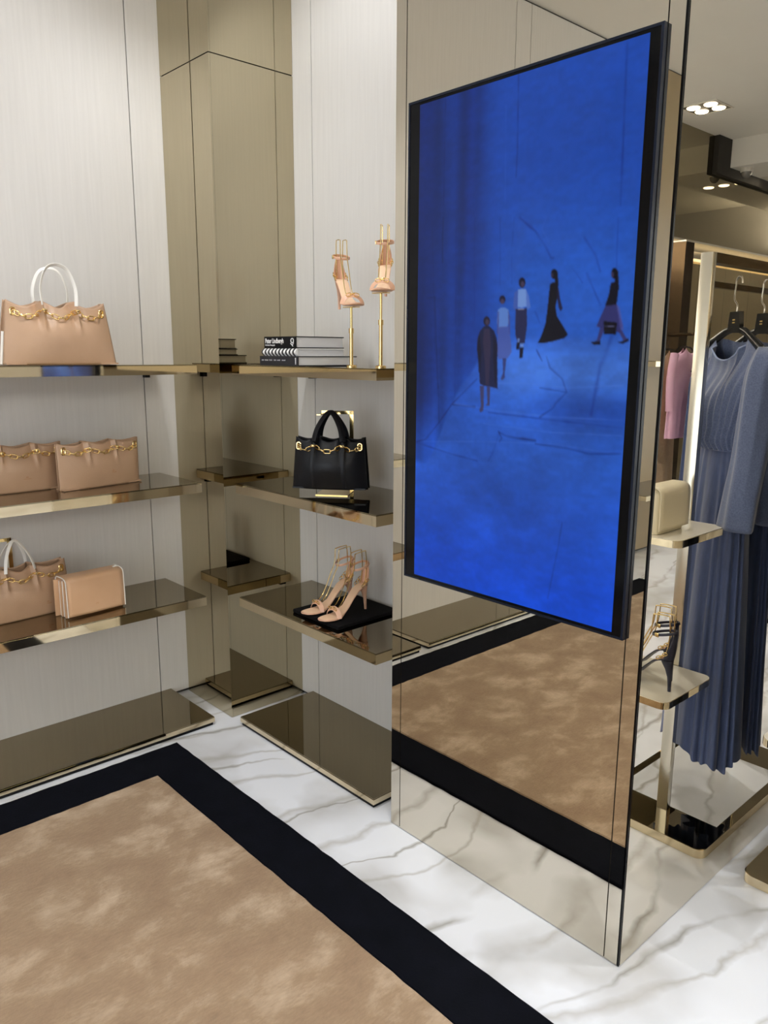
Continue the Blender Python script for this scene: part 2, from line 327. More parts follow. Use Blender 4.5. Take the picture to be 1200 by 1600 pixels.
# ---------------------------------------------------------------- screen
TX0, TX1, TZ0, TZ1 = 1.420, 2.147, .851, 2.146
tv = thing('wall_screen', 'tall upright screen glowing blue with a fashion show on the mirror pillar', 'screen', ((TX0 + TX1) / 2, PF, TZ0))
tw, thh = (TX1 - TX0) / 2, TZ1 - TZ0
fb = bmesh.new(); bw = .006
bx(fb, -tw, tw, -.014, -.0005, 0, bw); bx(fb, -tw, tw, -.014, -.001, thh - bw, thh)
bx(fb, -tw, -tw + bw, -.014, -.0005, bw, thh - bw); bx(fb, tw - bw, tw, -.014, -.0005, bw, thh - bw)
bm_obj('frame', fb, M('screen_bezel', '141b2a', .2, .3, noise=(8, '182031'), spec=.35), tv)
box('display_glass', -tw + bw, tw - bw, -.0125, -.0005, bw, thh - bw, black_gloss, tv)
FIG=[('1a1836',0.85,[(0.3888,0.4474),(0.411,0.4477),(0.4337,0.4568),(0.4468,0.4717),(0.4543,0.4929),(0.45,0.5142),(0.458,0.5673),(0.4276,0.5644),(0.3999,0.5632),(0.3758,0.5593),(0.3687,0.5147),(0.3578,0.4929),(0.3604,0.4691),(0.3709,0.4563)]),('3d3552',0.75,[(0.3871,0.4526),(0.4134,0.4528),(0.4214,0.4801),(0.4199,0.5144),(0.4172,0.5612),(0.4029,0.5614),(0.3955,0.5145),(0.3849,0.48)]),('0c0c22',0.5,[(0.358,0.4799),(0.3693,0.4627),(0.3778,0.4972),(0.3766,0.5408),(0.368,0.5365)]),('120f22',0.5,[(0.4302,0.4631),(0.4497,0.4844),(0.4559,0.5398),(0.4457,0.5637),(0.434,0.5143)]),('46395a',0.8,[(0.3761,0.5628),(0.3957,0.5624),(0.3964,0.6021),(0.396,0.6118),(0.3817,0.6159),(0.3772,0.6106),(0.3839,0.6024)]),('46395a',0.8,[(0.4082,0.5644),(0.4235,0.5641),(0.4238,0.5969),(0.4231,0.6013),(0.4057,0.6018),(0.4136,0.5963)]),('201a30',0.95,[(0.4144,0.4384),(0.4127,0.4431),(0.4074,0.4464),(0.3999,0.4476),(0.3922,0.4462),(0.3864,0.4427),(0.384,0.438),(0.3857,0.4334),(0.3911,0.43),(0.3986,0.4289),(0.4063,0.4303),(0.412,0.4338)]),('55465c',0.8,[(0.4095,0.4401),(0.4086,0.4428),(0.4058,0.4448),(0.4018,0.4455),(0.3977,0.4447),(0.3946,0.4426),(0.3933,0.4398),(0.3942,0.4371),(0.397,0.4351),(0.401,0.4344),(0.4051,0.4352),(0.4082,0.4373)]),('6b93e0',0.85,[(0.4476,0.418),(0.4591,0.4141),(0.4785,0.4145),(0.4943,0.4189),(0.4981,0.4429),(0.4882,0.4511),(0.4521,0.4507),(0.4445,0.4422)]),('4a4f98',0.8,[(0.4469,0.4213),(0.4518,0.4214),(0.456,0.4633),(0.4461,0.4633)]),('4a4f98',0.8,[(0.4914,0.4189),(0.5,0.4305),(0.5046,0.4637),(0.4979,0.4636)]),('5560ae',0.75,[(0.451,0.4498),(0.4958,0.4491),(0.5098,0.4803),(0.5131,0.497),(0.4967,0.5088),(0.4577,0.5107),(0.4507,0.4971)]),('383a72',0.85,[(0.4753,0.5089),(0.4919,0.5088),(0.4872,0.5351),(0.488,0.5458),(0.4776,0.5506),(0.4695,0.549),(0.4793,0.5352)]),('181430',0.95,[(0.4793,0.3997),(0.4778,0.4035),(0.473,0.4063),(0.4663,0.4072),(0.4594,0.406),(0.4542,0.403),(0.452,0.399),(0.4536,0.3951),(0.4583,0.3924),(0.4651,0.3915),(0.4719,0.3927),(0.4771,0.3957)]),('5a4a66',0.8,[(0.4747,0.4029),(0.4737,0.4053),(0.4707,0.407),(0.4663,0.4076),(0.4619,0.4069),(0.4586,0.405),(0.4572,0.4024),(0.4582,0.4),(0.4612,0.3982),(0.4656,0.3977),(0.47,0.3985),(0.4733,0.4004)]),('7ea4ea',0.95,[(0.53,0.3831),(0.5467,0.382),(0.5652,0.3834),(0.5716,0.4136),(0.5497,0.4159),(0.5328,0.4148)]),('4a62b8',0.85,[(0.5154,0.388),(0.5301,0.3839),(0.5329,0.4168),(0.52,0.4194),(0.5129,0.4144)]),('5f7fd6',0.85,[(0.5635,0.3841),(0.5753,0.3936),(0.5855,0.4159),(0.5741,0.4205),(0.5668,0.4115)]),('262850',0.95,[(0.5236,0.4179),(0.5701,0.4172),(0.5738,0.4479),(0.5675,0.4805),(0.5527,0.4821),(0.5364,0.4788),(0.5256,0.4638)]),('7ea0e6',0.8,[(0.5358,0.4722),(0.5452,0.4722),(0.5441,0.4804),(0.5365,0.4804)]),('7ea0e6',0.8,[(0.5488,0.4813),(0.5629,0.4813),(0.5617,0.4887),(0.5495,0.4887)]),('100e22',0.95,[(0.5336,0.4796),(0.5477,0.4788),(0.5451,0.492),(0.5318,0.492)]),('100e22',0.95,[(0.5467,0.4887),(0.5635,0.4887),(0.5596,0.5077),(0.5465,0.5086)]),('141028',0.95,[(0.5605,0.3712),(0.5591,0.376),(0.5543,0.3794),(0.5475,0.3804),(0.5404,0.3789),(0.535,0.3752),(0.5327,0.3703),(0.5341,0.3656),(0.5389,0.3622),(0.5458,0.3612),(0.5528,0.3627),(0.5582,0.3664)]),('584868',0.8,[(0.5561,0.3739),(0.5554,0.3765),(0.5528,0.3783),(0.5492,0.3789),(0.5454,0.3781),(0.5425,0.3761),(0.5413,0.3734),(0.5421,0.3708),(0.5446,0.369),(0.5483,0.3684),(0.552,0.3693),(0.5549,0.3713)]),('d8d4e4',0.6,[(0.533,0.4172),(0.5591,0.4178),(0.5593,0.4198),(0.5332,0.4193)]),('0a0818',0.98,[(0.6591,0.3768),(0.671,0.3741),(0.6884,0.3766),(0.6928,0.3949),(0.6838,0.416),(0.6908,0.4337),(0.713,0.4488),(0.7368,0.4662),(0.724,0.4723),(0.6815,0.4777),(0.6466,0.4807),(0.6206,0.4807),(0.6361,0.4647),(0.6484,0.4449),(0.6536,0.4173),(0.6565,0.3939)]),('1c1636',0.9,[(0.6847,0.3823),(0.6906,0.3817),(0.7017,0.4067),(0.7117,0.4204),(0.7037,0.4257),(0.6961,0.4182),(0.6872,0.3986)]),('0c0a1a',0.98,[(0.6876,0.3608),(0.6862,0.3652),(0.6815,0.3683),(0.6748,0.3692),(0.6677,0.3678),(0.6623,0.3643),(0.66,0.3598),(0.6614,0.3554),(0.6662,0.3524),(0.6729,0.3515),(0.6799,0.3529),(0.6853,0.3563)]),('0c0a1a',0.98,[(0.6734,0.3557),(0.6866,0.36),(0.6921,0.3794),(0.6881,0.3909),(0.6779,0.3751)]),('3c3050',0.8,[(0.6706,0.3621),(0.6701,0.3642),(0.6684,0.3657),(0.6658,0.3662),(0.6632,0.3655),(0.6611,0.3639),(0.6602,0.3618),(0.6607,0.3596),(0.6624,0.3582),(0.665,0.3577),(0.6676,0.3584),(0.6697,0.36)]),('0c0a1c',0.98,[(0.8802,0.3825),(0.9011,0.3803),(0.9077,0.3971),(0.9038,0.4196),(0.8703,0.4203),(0.8654,0.4184),(0.8757,0.4017)]),('34306a',0.9,[(0.867,0.4188),(0.9059,0.4178),(0.9182,0.4374),(0.9292,0.4529),(0.9202,0.4649),(0.892,0.4591),(0.8528,0.4558),(0.8391,0.453),(0.852,0.4363)]),('5a5cae',0.6,[(0.9036,0.4181),(0.9163,0.4228),(0.9338,0.4595),(0.9225,0.4594)]),('0a0816',0.95,[(0.8632,0.4447),(0.9096,0.4475),(0.9084,0.4674),(0.8666,0.4664)]),('8a90d0',0.6,[(0.8664,0.4522),(0.9028,0.4533),(0.903,0.4548),(0.8666,0.4537)]),('3a3268',0.85,[(0.8527,0.455),(0.867,0.457),(0.8619,0.4663),(0.854,0.4783),(0.8421,0.4783)]),('3a3268',0.85,[(0.9152,0.4612),(0.9263,0.4595),(0.9404,0.4706),(0.9487,0.4765),(0.9363,0.4786)]),('100c20',0.95,[(0.8215,0.4797),(0.8397,0.4783),(0.8554,0.4776),(0.857,0.4844),(0.8365,0.4847)]),('100c20',0.95,[(0.9161,0.4804),(0.9383,0.4772),(0.9505,0.4736),(0.9533,0.478),(0.9331,0.483)]),('0c0a18',0.98,[(0.9032,0.3677),(0.9022,0.3722),(0.8982,0.3754),(0.8923,0.3764),(0.8861,0.3749),(0.8812,0.3714),(0.879,0.3668),(0.88,0.3624),(0.8841,0.3592),(0.89,0.3582),(0.8962,0.3597),(0.901,0.3632)]),('0c0a18',0.98,[(0.8905,0.3622),(0.9028,0.3645),(0.9095,0.3936),(0.9009,0.3969),(0.8933,0.3786)]),('463860',0.8,[(0.8899,0.3691),(0.8894,0.3714),(0.8877,0.373),(0.8851,0.3736),(0.8824,0.3729),(0.8802,0.3711),(0.8792,0.3687),(0.8796,0.3663),(0.8814,0.3647),(0.8839,0.3641),(0.8867,0.3649),(0.8888,0.3667)])]
LIN=[('0a1e6c',0.004,0.75,[(0.5016,0.0107),(0.5072,0.1383),(0.5055,0.1828)]),('0a1c60',0.003,0.6,[(0.1836,0.0107),(0.1836,0.209)]),('0c2478',0.005,0.55,[(0.8876,0.0161),(0.8925,0.1412),(0.8967,0.2591)]),('3468d8',0.003,0.4,[(0.4546,0.057),(0.4636,0.2275)]),('081848',0.004,0.7,[(0.1836,0.2333),(0.1808,0.2674),(0.1833,0.3194)]),('0c2468',0.004,0.6,[(0.1255,0.2295),(0.136,0.3174),(0.1521,0.4793),(0.1755,0.5898),(0.1802,0.6436)]),('0c2a80',0.003,0.5,[(0.2433,0.2371),(0.2504,0.3654),(0.257,0.5878)]),('0c2a80',0.003,0.4,[(0.3322,0.2428),(0.3356,0.3259),(0.3448,0.4366)]),('0a1c58',0.004,0.7,[(0.1054,0.3878),(0.1481,0.3871),(0.159,0.4793),(0.1723,0.5713)]),('0c2a80',0.003,0.5,[(0.4444,0.25),(0.4538,0.3718)]),('0c2e90',0.002,0.5,[(0.5032,0.2538),(0.4985,0.3089),(0.5038,0.3734)]),('0a1c60',0.004,0.6,[(0.062,0.6896),(0.1107,0.6824),(0.1802,0.6436),(0.2466,0.6018),(0.3626,0.5498)]),('0a1850',0.005,0.8,[(0.249,0.6036),(0.302,0.6048),(0.3558,0.6055)]),('0f2c88',0.006,0.6,[(0.5264,0.2552),(0.592,0.2825),(0.6296,0.3076),(0.6581,0.332),(0.6667,0.3324)]),('3a6ae0',0.004,0.6,[(0.6338,0.2621),(0.6182,0.2802),(0.6467,0.3047)]),('102f90',0.006,0.5,[(0.7795,0.3043),(0.8227,0.3358),(0.8415,0.3621)]),('102f90',0.005,0.5,[(0.7944,0.364),(0.8214,0.3909),(0.8482,0.4176)]),('102f90',0.005,0.5,[(0.6053,0.4243),(0.6252,0.4446)]),('102f90',0.004,0.5,[(0.7447,0.3547),(0.78,0.3785)]),('0e2c90',0.003,0.5,[(0.8919,0.2787),(0.8963,0.3606)]),('0a2070',0.004,0.7,[(0.6578,0.5048),(0.6731,0.5249),(0.723,0.5443),(0.7427,0.5679),(0.7016,0.5891),(0.6937,0.5975),(0.6416,0.6157)]),('0a2070',0.003,0.6,[(0.6365,0.562),(0.6904,0.565),(0.7427,0.5679)]),('0a2070',0.003,0.6,[(0.6163,0.4928),(0.6408,0.513)]),('162f88',0.01,0.5,[(0.8934,0.4703),(0.8744,0.504),(0.8605,0.5193),(0.8386,0.6049)]),('5c88f0',0.004,0.6,[(0.4452,0.5572),(0.5806,0.5548),(0.7418,0.5599),(0.942,0.5522)]),('5c88f0',0.004,0.5,[(0.2466,0.6018),(0.4694,0.6108),(0.6953,0.6138),(0.9458,0.6108)]),('0a2684',0.004,0.5,[(0.419,0.6146),(0.696,0.6199),(0.9475,0.6241)]),('5c88f0',0.003,0.4,[(0.3999,0.6375),(0.6982,0.6425),(0.9492,0.6374)]),('5c88f0',0.003,0.3,[(0.0988,0.6878),(0.3709,0.6748),(0.7003,0.6631),(0.9496,0.6702)]),('0a1c60',0.006,0.8,[(0.4726,0.6523),(0.5029,0.6575),(0.5519,0.6596),(0.6275,0.6604)]),('0a1c60',0.005,0.7,[(0.4674,0.6503),(0.4834,0.6628),(0.4739,0.6698)]),('0a2070',0.004,0.6,[(0.6281,0.6667),(0.7535,0.6687),(0.8385,0.6743),(0.9493,0.6683)]),('0a2070',0.004,0.6,[(0.0621,0.692),(0.2635,0.708),(0.3735,0.7138)]),('0b2a88',0.006,0.4,[(0.4726,0.6523),(0.4452,0.6935),(0.4259,0.7108)]),('0a2478',0.003,0.6,[(0.7507,0.8068),(0.7384,0.8596),(0.7075,0.9604)])]

def picture():
    nu, nv = 300, 560
    u = (np.arange(nu) + .5) / nu; v = (np.arange(nv) + .5) / nv
    U0, U1, V0, V1 = .058, .958, .010, .990
    Ug, Vg = np.meshgrid(U0 + (U1 - U0) * u, V0 + (V1 - V0) * v)
    rng = np.random.default_rng(3)
    def vn(su, sv):                                   # smooth value noise
        gu, gv = int(su) + 3, int(sv) + 3; g = rng.random((gv, gu))
        x = Ug * su; y = Vg * sv; xi = x.astype(int); yi = y.astype(int); fx = x - xi; fy = y - yi
        fx = fx * fx * (3 - 2 * fx); fy = fy * fy * (3 - 2 * fy)
        return (g[yi, xi] * (1 - fx) + g[yi, xi + 1] * fx) * (1 - fy) + (g[yi + 1, xi] * (1 - fx) + g[yi + 1, xi + 1] * fx) * fy
    def c3(h): return np.array([int(h[i:i + 2], 16) for i in (0, 2, 4)], float)
    def mixc(img, col, a): return img * (1 - a[..., None]) + c3(col) * a[..., None]
    def ss(x, a, b): t = np.clip((x - a) / (b - a), 0, 1); return t * t * (3 - 2 * t)
    img = np.zeros((nv, nu, 3)) + c3('1a50c0')
    img = mixc(img, '2a68dc', ss(Vg, .15, .42) * ss(Ug, .3, .6) * .8)
    img = mixc(img, '123c9c', ss(Ug, .46, .30) * (1 - ss(Vg, .5, .62)) * .85)
    img = mixc(img, '0b2468', ss(Ug, .26, .08) * (1 - ss(Vg, .58, .70)) * .75)
    img = mixc(img, '0c2670', np.exp(-((Ug - .29) / .05) ** 2) * ss(Vg, .62, .1) * .55)
    wall_low = .468 + .10 * ss(Ug, .46, .25) + .16 * ss(Ug, .30, .10)     # where the set's floor begins
    fl = ss(Vg, wall_low - .004, wall_low + .012)
    img = mixc(img, '2a62d6', fl * .85)
    img = mixc(img, '5088f4', fl * np.exp(-((Vg - .53) / .055) ** 2) * ss(Ug, .3, .55) * .75)
    img = mixc(img, '1440a8', fl * np.exp(-((Vg - .60) / .03) ** 2) * ss(Ug, .5, .8) * .5)
    img = mixc(img, '1c55da', ss(Vg, .68, .85) * .75)
    img = mixc(img, '0c4ee8', ss(Vg, .80, .97) * .7)
    bands = vn(26, 1.5) - .5
    img *= (1 + .34 * bands * ss(Ug, .45, .3) * (1 - fl))[..., None]
    img *= (1 + (.14 * (vn(5, 8) - .5) + .07 * (vn(14, 46) - .5)) * (.5 + fl) + .07 * (vn(30, 120) - .5) + .05 * (vn(80, 160) - .5))[..., None]
    for col, wd, al, pts in LIN:
        d = np.full(Ug.shape, 9.0)
        for (x0, y0), (x1, y1) in zip(pts, pts[1:]):
            ax, ay = (x1 - x0), (y1 - y0) * 1.76; L2 = ax * ax + ay * ay + 1e-12
            t = np.clip(((Ug - x0) * ax + (Vg - y0) * 1.76 * ay) / L2, 0, 1)
            d = np.minimum(d, np.hypot(Ug - x0 - t * ax, (Vg - y0) * 1.76 - t * ay))
        img = mixc(img, col, np.exp(-(d * (.7 + .8 * vn(40, 70)) / (wd * .7)) ** 2) * al * (.25 + .75 * vn(24, 40)))
    offs = [(.25, .25), (-.25, .25), (.25, -.25), (-.25, -.25)]
    du, dv = (U1 - U0) / nu, (V1 - V0) / nv
    for col, al, pts in FIG:
        cov = np.zeros(Ug.shape)
        for ox, oy in offs:
            X = Ug + ox * du; Y = Vg + oy * dv; ins = np.zeros(Ug.shape, bool)
            for (x0, y0), (x1, y1) in zip(pts, pts[1:] + pts[:1]):
                c = ((y0 > Y) != (y1 > Y)) & (X < (x1 - x0) * (Y - y0) / ((y1 - y0) or 1e-9) + x0); ins ^= c
            cov += ins / 4
        img = mixc(img, col, cov * al)
    img = np.clip(img / 255, 0, 1); li = np.where(img <= .04045, img / 12.92, ((img + .055) / 1.055) ** 2.4)
    # grid of picture cells, one colour each
    gx = -tw + 2 * tw * (U0 + (U1 - U0) * np.arange(nu + 1) / nu); gz = thh * (1 - (V0 + (V1 - V0) * np.arange(nv + 1) / nv))
    X, Z = np.meshgrid(gx, gz); co = np.stack([X, np.full(X.shape, -.0128), Z], -1).reshape(-1, 3)
    i = (np.arange(nv)[:, None] * (nu + 1) + np.arange(nu)[None, :]).ravel()
    quads = np.stack([i, i + nu + 1, i + nu + 2, i + 1], 1)
    me = bpy.data.meshes.new('picture'); n = len(quads)
    me.vertices.add(len(co)); me.vertices.foreach_set('co', co.ravel().astype(np.float32))
    me.loops.add(4 * n); me.loops.foreach_set('vertex_index', quads.ravel().astype(np.int32))
    me.polygons.add(n); me.polygons.foreach_set('loop_start', np.arange(0, 4 * n, 4, dtype=np.int32)); me.update()
    at = me.color_attributes.new('pixels', 'FLOAT_COLOR', 'CORNER')
    pad = np.pad(li, ((1, 1), (1, 1), (0, 0)), 'edge')    # corner colours averaged so the picture is smooth
    cor = (pad[:-1, :-1] + pad[1:, :-1] + pad[:-1, 1:] + pad[1:, 1:]) / 4
    lc = np.ones((4 * n, 4), np.float32); lc[:, :3] = cor.reshape(-1, 3)[quads.ravel()]
    at.data.foreach_set('color', lc.ravel())
    m = bpy.data.materials.new('lit_screen_picture'); m.use_nodes = True; nt = m.node_tree; b = nt.nodes['Principled BSDF']
    b.inputs['Base Color'].default_value = (0, 0, 0, 1); b.inputs['Roughness'].default_value = .25; b.inputs['Specular IOR Level'].default_value = .25
    a = nt.nodes.new('ShaderNodeVertexColor'); a.layer_name = 'pixels'
    nt.links.new(a.outputs[0], b.inputs['Emission Color']); b.inputs['Emission Strength'].default_value = .80
    link('picture', me, m, tv)
picture()

# ---------------------------------------------------------------- rug
rug = thing('area_rug', 'beige brushed rug with a broad black border on the marble floor', 'rug', (2.2, -2.1, 0))
rx0, ry1, rx1, ry0, bwid = .4178 - 2.2, -.6472 + 2.1, 4.35 - 2.2, -3.55 + 2.1, .1765
def wob(a, b, c, s, n, amp=.0018):
    """straight line from a to b with a slightly uneven cut"""
    return [(a + (b - a) * i / n, c + R_.uniform(-amp, amp) * (0 if i in (0, n) else 1)) for i in range(n)]
def outline(x0, x1, y0, y1):
    n = 90; o = [(x, y) for x, y in wob(x0, x1, y1, 1, n)]
    o += [(x, y) for y, x in wob(y1, y0, x1, 1, n)]; o += [(x, y) for x, y in wob(x1, x0, y0, 1, n)]; o += [(x, y) for y, x in wob(y0, y1, x0, 1, n)]
    return o
O = outline(rx0, rx1, ry0, ry1); I = outline(rx0 + bwid + .004, rx1 - bwid, ry0 + bwid, ry1 - bwid + .006)
bm = bmesh.new()
ins = lambda P, d: [(x + (d if x < 0 else -d), y + (d if y < 0 else -d)) for x, y in P]
loft_bm(bm, [[(x, y, .0005) for x, y in O], [(x, y, .008) for x, y in O], [(x, y, .011) for x, y in ins(O, .004)], [(x, y, .011) for x, y in ins(I, -.003)], [(x, y, .007) for x, y in I]], cap=False)
bm_obj('border', bm, border_m, rug)
bm = bmesh.new(); loft_bm(bm, [[(x, y, .0005) for x, y in I], [(x, y, .009) for x, y in I], [(x, y, .0125) for x, y in ins(I, .004)]])
bm_obj('pile', bm, rug_m, rug)
# ---------------------------------------------------------------- handbags
def sst(x, a, b): t = min(1, max(0, (x - a) / (b - a))); return t * t * (3 - 2 * t)
_LINK = {}
def link_mesh(L=.026, W=.014, r=.0021):
    k = (L, W, r)
    if k not in _LINK:
        bm = bmesh.new(); tube_bm(bm, [(x, 0, z) for x, z in rrect(-L / 2, L / 2, -W / 2, W / 2, W * .42, 3)], r, 6, closed=True)
        me = bpy.data.meshes.new('chain_link'); bmesh.ops.recalc_face_normals(bm, faces=bm.faces[:]); bm.to_mesh(me); bm.free()
        me.polygons.foreach_set('use_smooth', [True] * len(me.polygons)); me.materials.append(goldm); _LINK[k] = me
    return _LINK[k]
def chain(root, pts, L=.026, W=.014, r=.0021):
    pts = [Vector(p) for p in pts]; seg = [(b - a).length for a, b in zip(pts, pts[1:])]; tot = sum(seg); n = max(2, int(tot / (L * .78)))
    for i in range(n):
        d = (i + .5) / n * tot; k = 0
        while k < len(seg) - 1 and d > seg[k]: d -= seg[k]; k += 1
        p = pts[k].lerp(pts[k + 1], d / seg[k]); t = (pts[k + 1] - pts[k]).normalized()
        o = bpy.data.objects.new('chain_link', link_mesh(L, W, r)); COL.objects.link(o); o.parent = root
        q = t.to_track_quat('X', 'Z'); o.matrix_local = Matrix.Translation(p) @ q.to_matrix().to_4x4() @ Matrix.Rotation(math.radians(78 if i % 2 else 12), 4, 'X')
def bag_front(W, Wt, H, D, Dt, up, pa, dip, side=-1, belly=.13, pinch=.1):
    def f(u, t, off=0.0):
        hw = W / 2 + (Wt - W) / 2 * t; au = abs(u)
        dz = dip * (math.cos(PI / 2 * au / up) ** 2 if au < up else math.sin(PI * (au - up) / (1 - up)) ** 1.0 * .9 * (1 if au < 1 else 0))
        z = t * (H - dz * sst(t, .3, 1))
        dep = (D + (Dt - D) * t ** 1.2) / 2 * (1 - pinch * u ** 4) + D * belly * math.sin(PI * min(1, t * 1.02)) * (1 - u * u)
        s = sst(t, .42, 1.0)
        dep += s * pa * math.exp(-((au - up) / .045) ** 2) - s * pa * .75 * math.exp(-((au - up) / .15) ** 2)
        dep += .005 * math.exp(-((t - .45) / .22) ** 2) * math.exp(-(u / .34) ** 2)
        return Vector((u * hw, side * (dep + off), z))
    return f
def tote(root, W, Wt, H, D, Dt, mat, up=.32, pa=.02, dip=.014, gusset=None, chain_on=True, nU=60, nT=26, belly=.16, pinch=.55):
    gusset = gusset or mat
    ff = bag_front(W, Wt, H, D, Dt, up, pa, dip, -1, belly, pinch); fb_ = bag_front(W, Wt, H, D, Dt, up, pa * .7, dip * .8, 1, belly * .6, pinch)
    for nm, f in (('front_panel', ff), ('back_panel', fb_)):
        bm = bmesh.new(); g = [[bm.verts.new(f(-1 + 2 * i / nU, j / nT)) for i in range(nU + 1)] for j in range(nT + 1)]
        for A, B in zip(g, g[1:]):
            for i in range(nU): bm.faces.new((A[i], A[i + 1], B[i + 1], B[i]))
        o = bm_obj(nm, bm, mat, root, smooth=True)
        md = o.modifiers.new('thickness', 'SOLIDIFY'); md.thickness = .003; md.offset = 0
    for sx in (-1, 1):                                     # folded side gussets
        bm = bmesh.new(); rows = []
        for j in range(nT + 1):
            t = j / nT; a = ff(sx * .975, t); b = fb_(sx * .975, t); fold = .10 + .45 * t
            m = (a + b) / 2; m.x -= sx * abs(a.y - b.y) * .5 * fold
            rows.append([a, (a * .5 + m * .5) + Vector((-sx * .002, 0, 0)), m, (b * .5 + m * .5) + Vector((-sx * .002, 0, 0)), b])
        g = [[bm.verts.new(p) for p in r] for r in rows]
        for A, B in zip(g, g[1:]):
            for i in range(4): bm.faces.new((A[i], A[i + 1], B[i + 1], B[i]))
        o = bm_obj('side_gusset', bm, gusset, root, smooth='all'); md = o.modifiers.new('thickness', 'SOLIDIFY'); md.thickness = .002; md.offset = 0
    box('base', -W / 2 + .004, W / 2 - .004, -D / 2 * .93, D / 2 * .93, .0005, .006, mat, root)
    box('lining', -W * .30, W * .30, -Dt * .2, Dt * .2, H * .55, H * .62, tan_in if mat is not black_lea else black_mat, root)
    if chain_on:
        for sx in (-1, 1):
            e = ff(sx * .88, .86, .004)
            tube('eyelet', [(e.x + x, e.y, e.z + z) for x, z in rrect(-.007, .007, -.012, .012, .006, 4)], .003, goldm, root, closed=True)
        pts = []
        K = [(-.88, .86), (-up, .84), (up, .84), (.88, .86)]
        for (u0, t0), (u1, t1) in zip(K, K[1:]):
            for i in range(9):
                s = i / 9; pts.append(ff(u0 + (u1 - u0) * s, t0 + (t1 - t0) * s - .055 * 4 * s * (1 - s) * (.8 if abs(u1 - u0) > .4 else .5), .009 if 0 < i else .006))
        pts.append(ff(.88, .86, .006)); chain(root, pts)
        for sx in (-1, 1):                                 # small gold staple where the chain runs through the pleat
            e = ff(sx * up, .85, .002); box('staple', e.x - .006, e.x + .006, e.y - .008, e.y + .003, e.z - .004, e.z + .004, goldm, root, bev=.001)
    return ff, fb_
def handle(root, f, up, z_top, mat, gather=0.0, r=.0065, t0=.93, lean=0.0, label=None, tri=0):
    a, b = f(-up, t0, .002), f(up, t0, .002); ym = a.y * (1 - gather); xa = abs(b.x)
    P = [a, Vector((-xa * 1.02, a.y * (1 - .35 * gather) + lean * .4, a.z + (z_top - a.z) * .45)), Vector((-xa * .62, a.y * (1 - .8 * gather) + lean * .8, a.z + (z_top - a.z) * .88)),
         Vector((0, ym + lean, z_top)), Vector((xa * .62, a.y * (1 - .8 * gather) + lean * .8, a.z + (z_top - a.z) * .88)), Vector((xa * 1.02, a.y * (1 - .35 * gather) + lean * .4, a.z + (z_top - a.z) * .45)), b]
    if tri: P[1].x, P[2].x, P[4].x, P[5].x = -xa * .80, -xa * .34, xa * .34, xa * .80
    o = tube('handle', smooth_pts(P, 7), r, mat, root, n=8, flat=(.35, 1.0, (0, 0, 1)))
    if label: o['label'] = label
    return o
def emblem(root, f, u=.0, t=.30):
    """small blind-stamped mark: two short bars over a line"""
    bm = bmesh.new()
    for du, dt, wd in ((-.0, .045, .009), (0, .03, .009), (0, 0, .028)):
        p = f(u, t + dt, .0012); bx(bm, p.x - wd / 2, p.x + wd / 2, p.y - .0006, p.y + .0006, p.z - .0009, p.z + .0009)
    o = bm_obj('stamped_mark', bm, M('stamp_' + root.name, 'a87850', .5, noise=(20, 'ad7d55')), root); return o
# big tote on the topmost left shelf
b1 = thing('tote_bag', 'large tan leather tote with white handles and gold chain on the topmost shelf', 'handbag', (.19, -.905, Z1 + .001), PI / 2)
f1, g1 = tote(b1, .392, .335, .215, .12, .055, tan, up=.33, pa=.042, dip=.024)
handle(b1, f1, .34, .335, white_lea, label='white leather handle', gather=.2); handle(b1, g1, .34, .328, white_lea, label='white leather handle', gather=.2)
tube('edge_band', [f1(-1.0, .01 + .5 * i / 10, -.004) + Vector((-.003, 0, 0)) for i in range(11)], .0055, white_lea, b1, flat=(1, .5))
# two clutches on the second shelf
GC = 'tan leather chain clutches'
b2 = thing('clutch_bag', 'tan leather clutch with gold chain in front on the second left shelf', 'handbag', (.158, -.774, Z2 + .001), math.radians(99), GC)
f2, _ = tote(b2, .330, .335, .172, .060, .045, tan, up=.34, pa=.024, dip=.012, pinch=.85); emblem(b2, f2, .2, .30)
b3 = thing('clutch_bag', 'tan leather clutch with gold chain standing partly behind another clutch', 'handbag', (.085, -1.045, Z2 + .001), math.radians(92), GC)
f3, _ = tote(b3, .33, .32, .17, .075, .045, tan, up=.38, pa=.022, dip=.012, pinch=.85); emblem(b3, f3, .1, .28)
# third shelf: tote + flap bag + brass hook stand
b4 = thing('tote_bag', 'tan leather tote with pale handles beside the flap bag on the third shelf', 'handbag', (.105, -1.085, Z3 + .001), math.radians(94))
f4, g4 = tote(b4, .37, .345, .19, .10, .06, tan, up=.30, pa=.022, dip=.016)
handle(b4, f4, .30, .285, white_lea, gather=.9, r=.006, tri=1, label='pale leather handle'); handle(b4, g4, .30, .283, white_lea, gather=.9, r=.006, tri=1, label='pale leather handle'); emblem(b4, f4, .45, .22)
def hook_stand(label, loc, rz, h, flat=.045, yb=.034, y0=-.035):
    s = thing('bag_stand', label, 'display stand', loc, rz, 'brass bag stands')
    box('base', -.05, .067, y0, yb + .001, 0.0003, .003, brass, s)
    box('upright', flat - .007, flat + .007, yb - .004, yb, .003, h, brass, s)
    box('arm', -.05, flat + .0069, yb - .004, yb, h - .012, h - .0001, brass, s)
    box('hook', -.05, -.036, -.004, yb - .0041, h - .012, h - .008, brass, s); return s
hook_stand('brass stand behind the tan tote on the third shelf', (.036, -1.10, Z3), PI / 2, .275, .03, .034, .002)

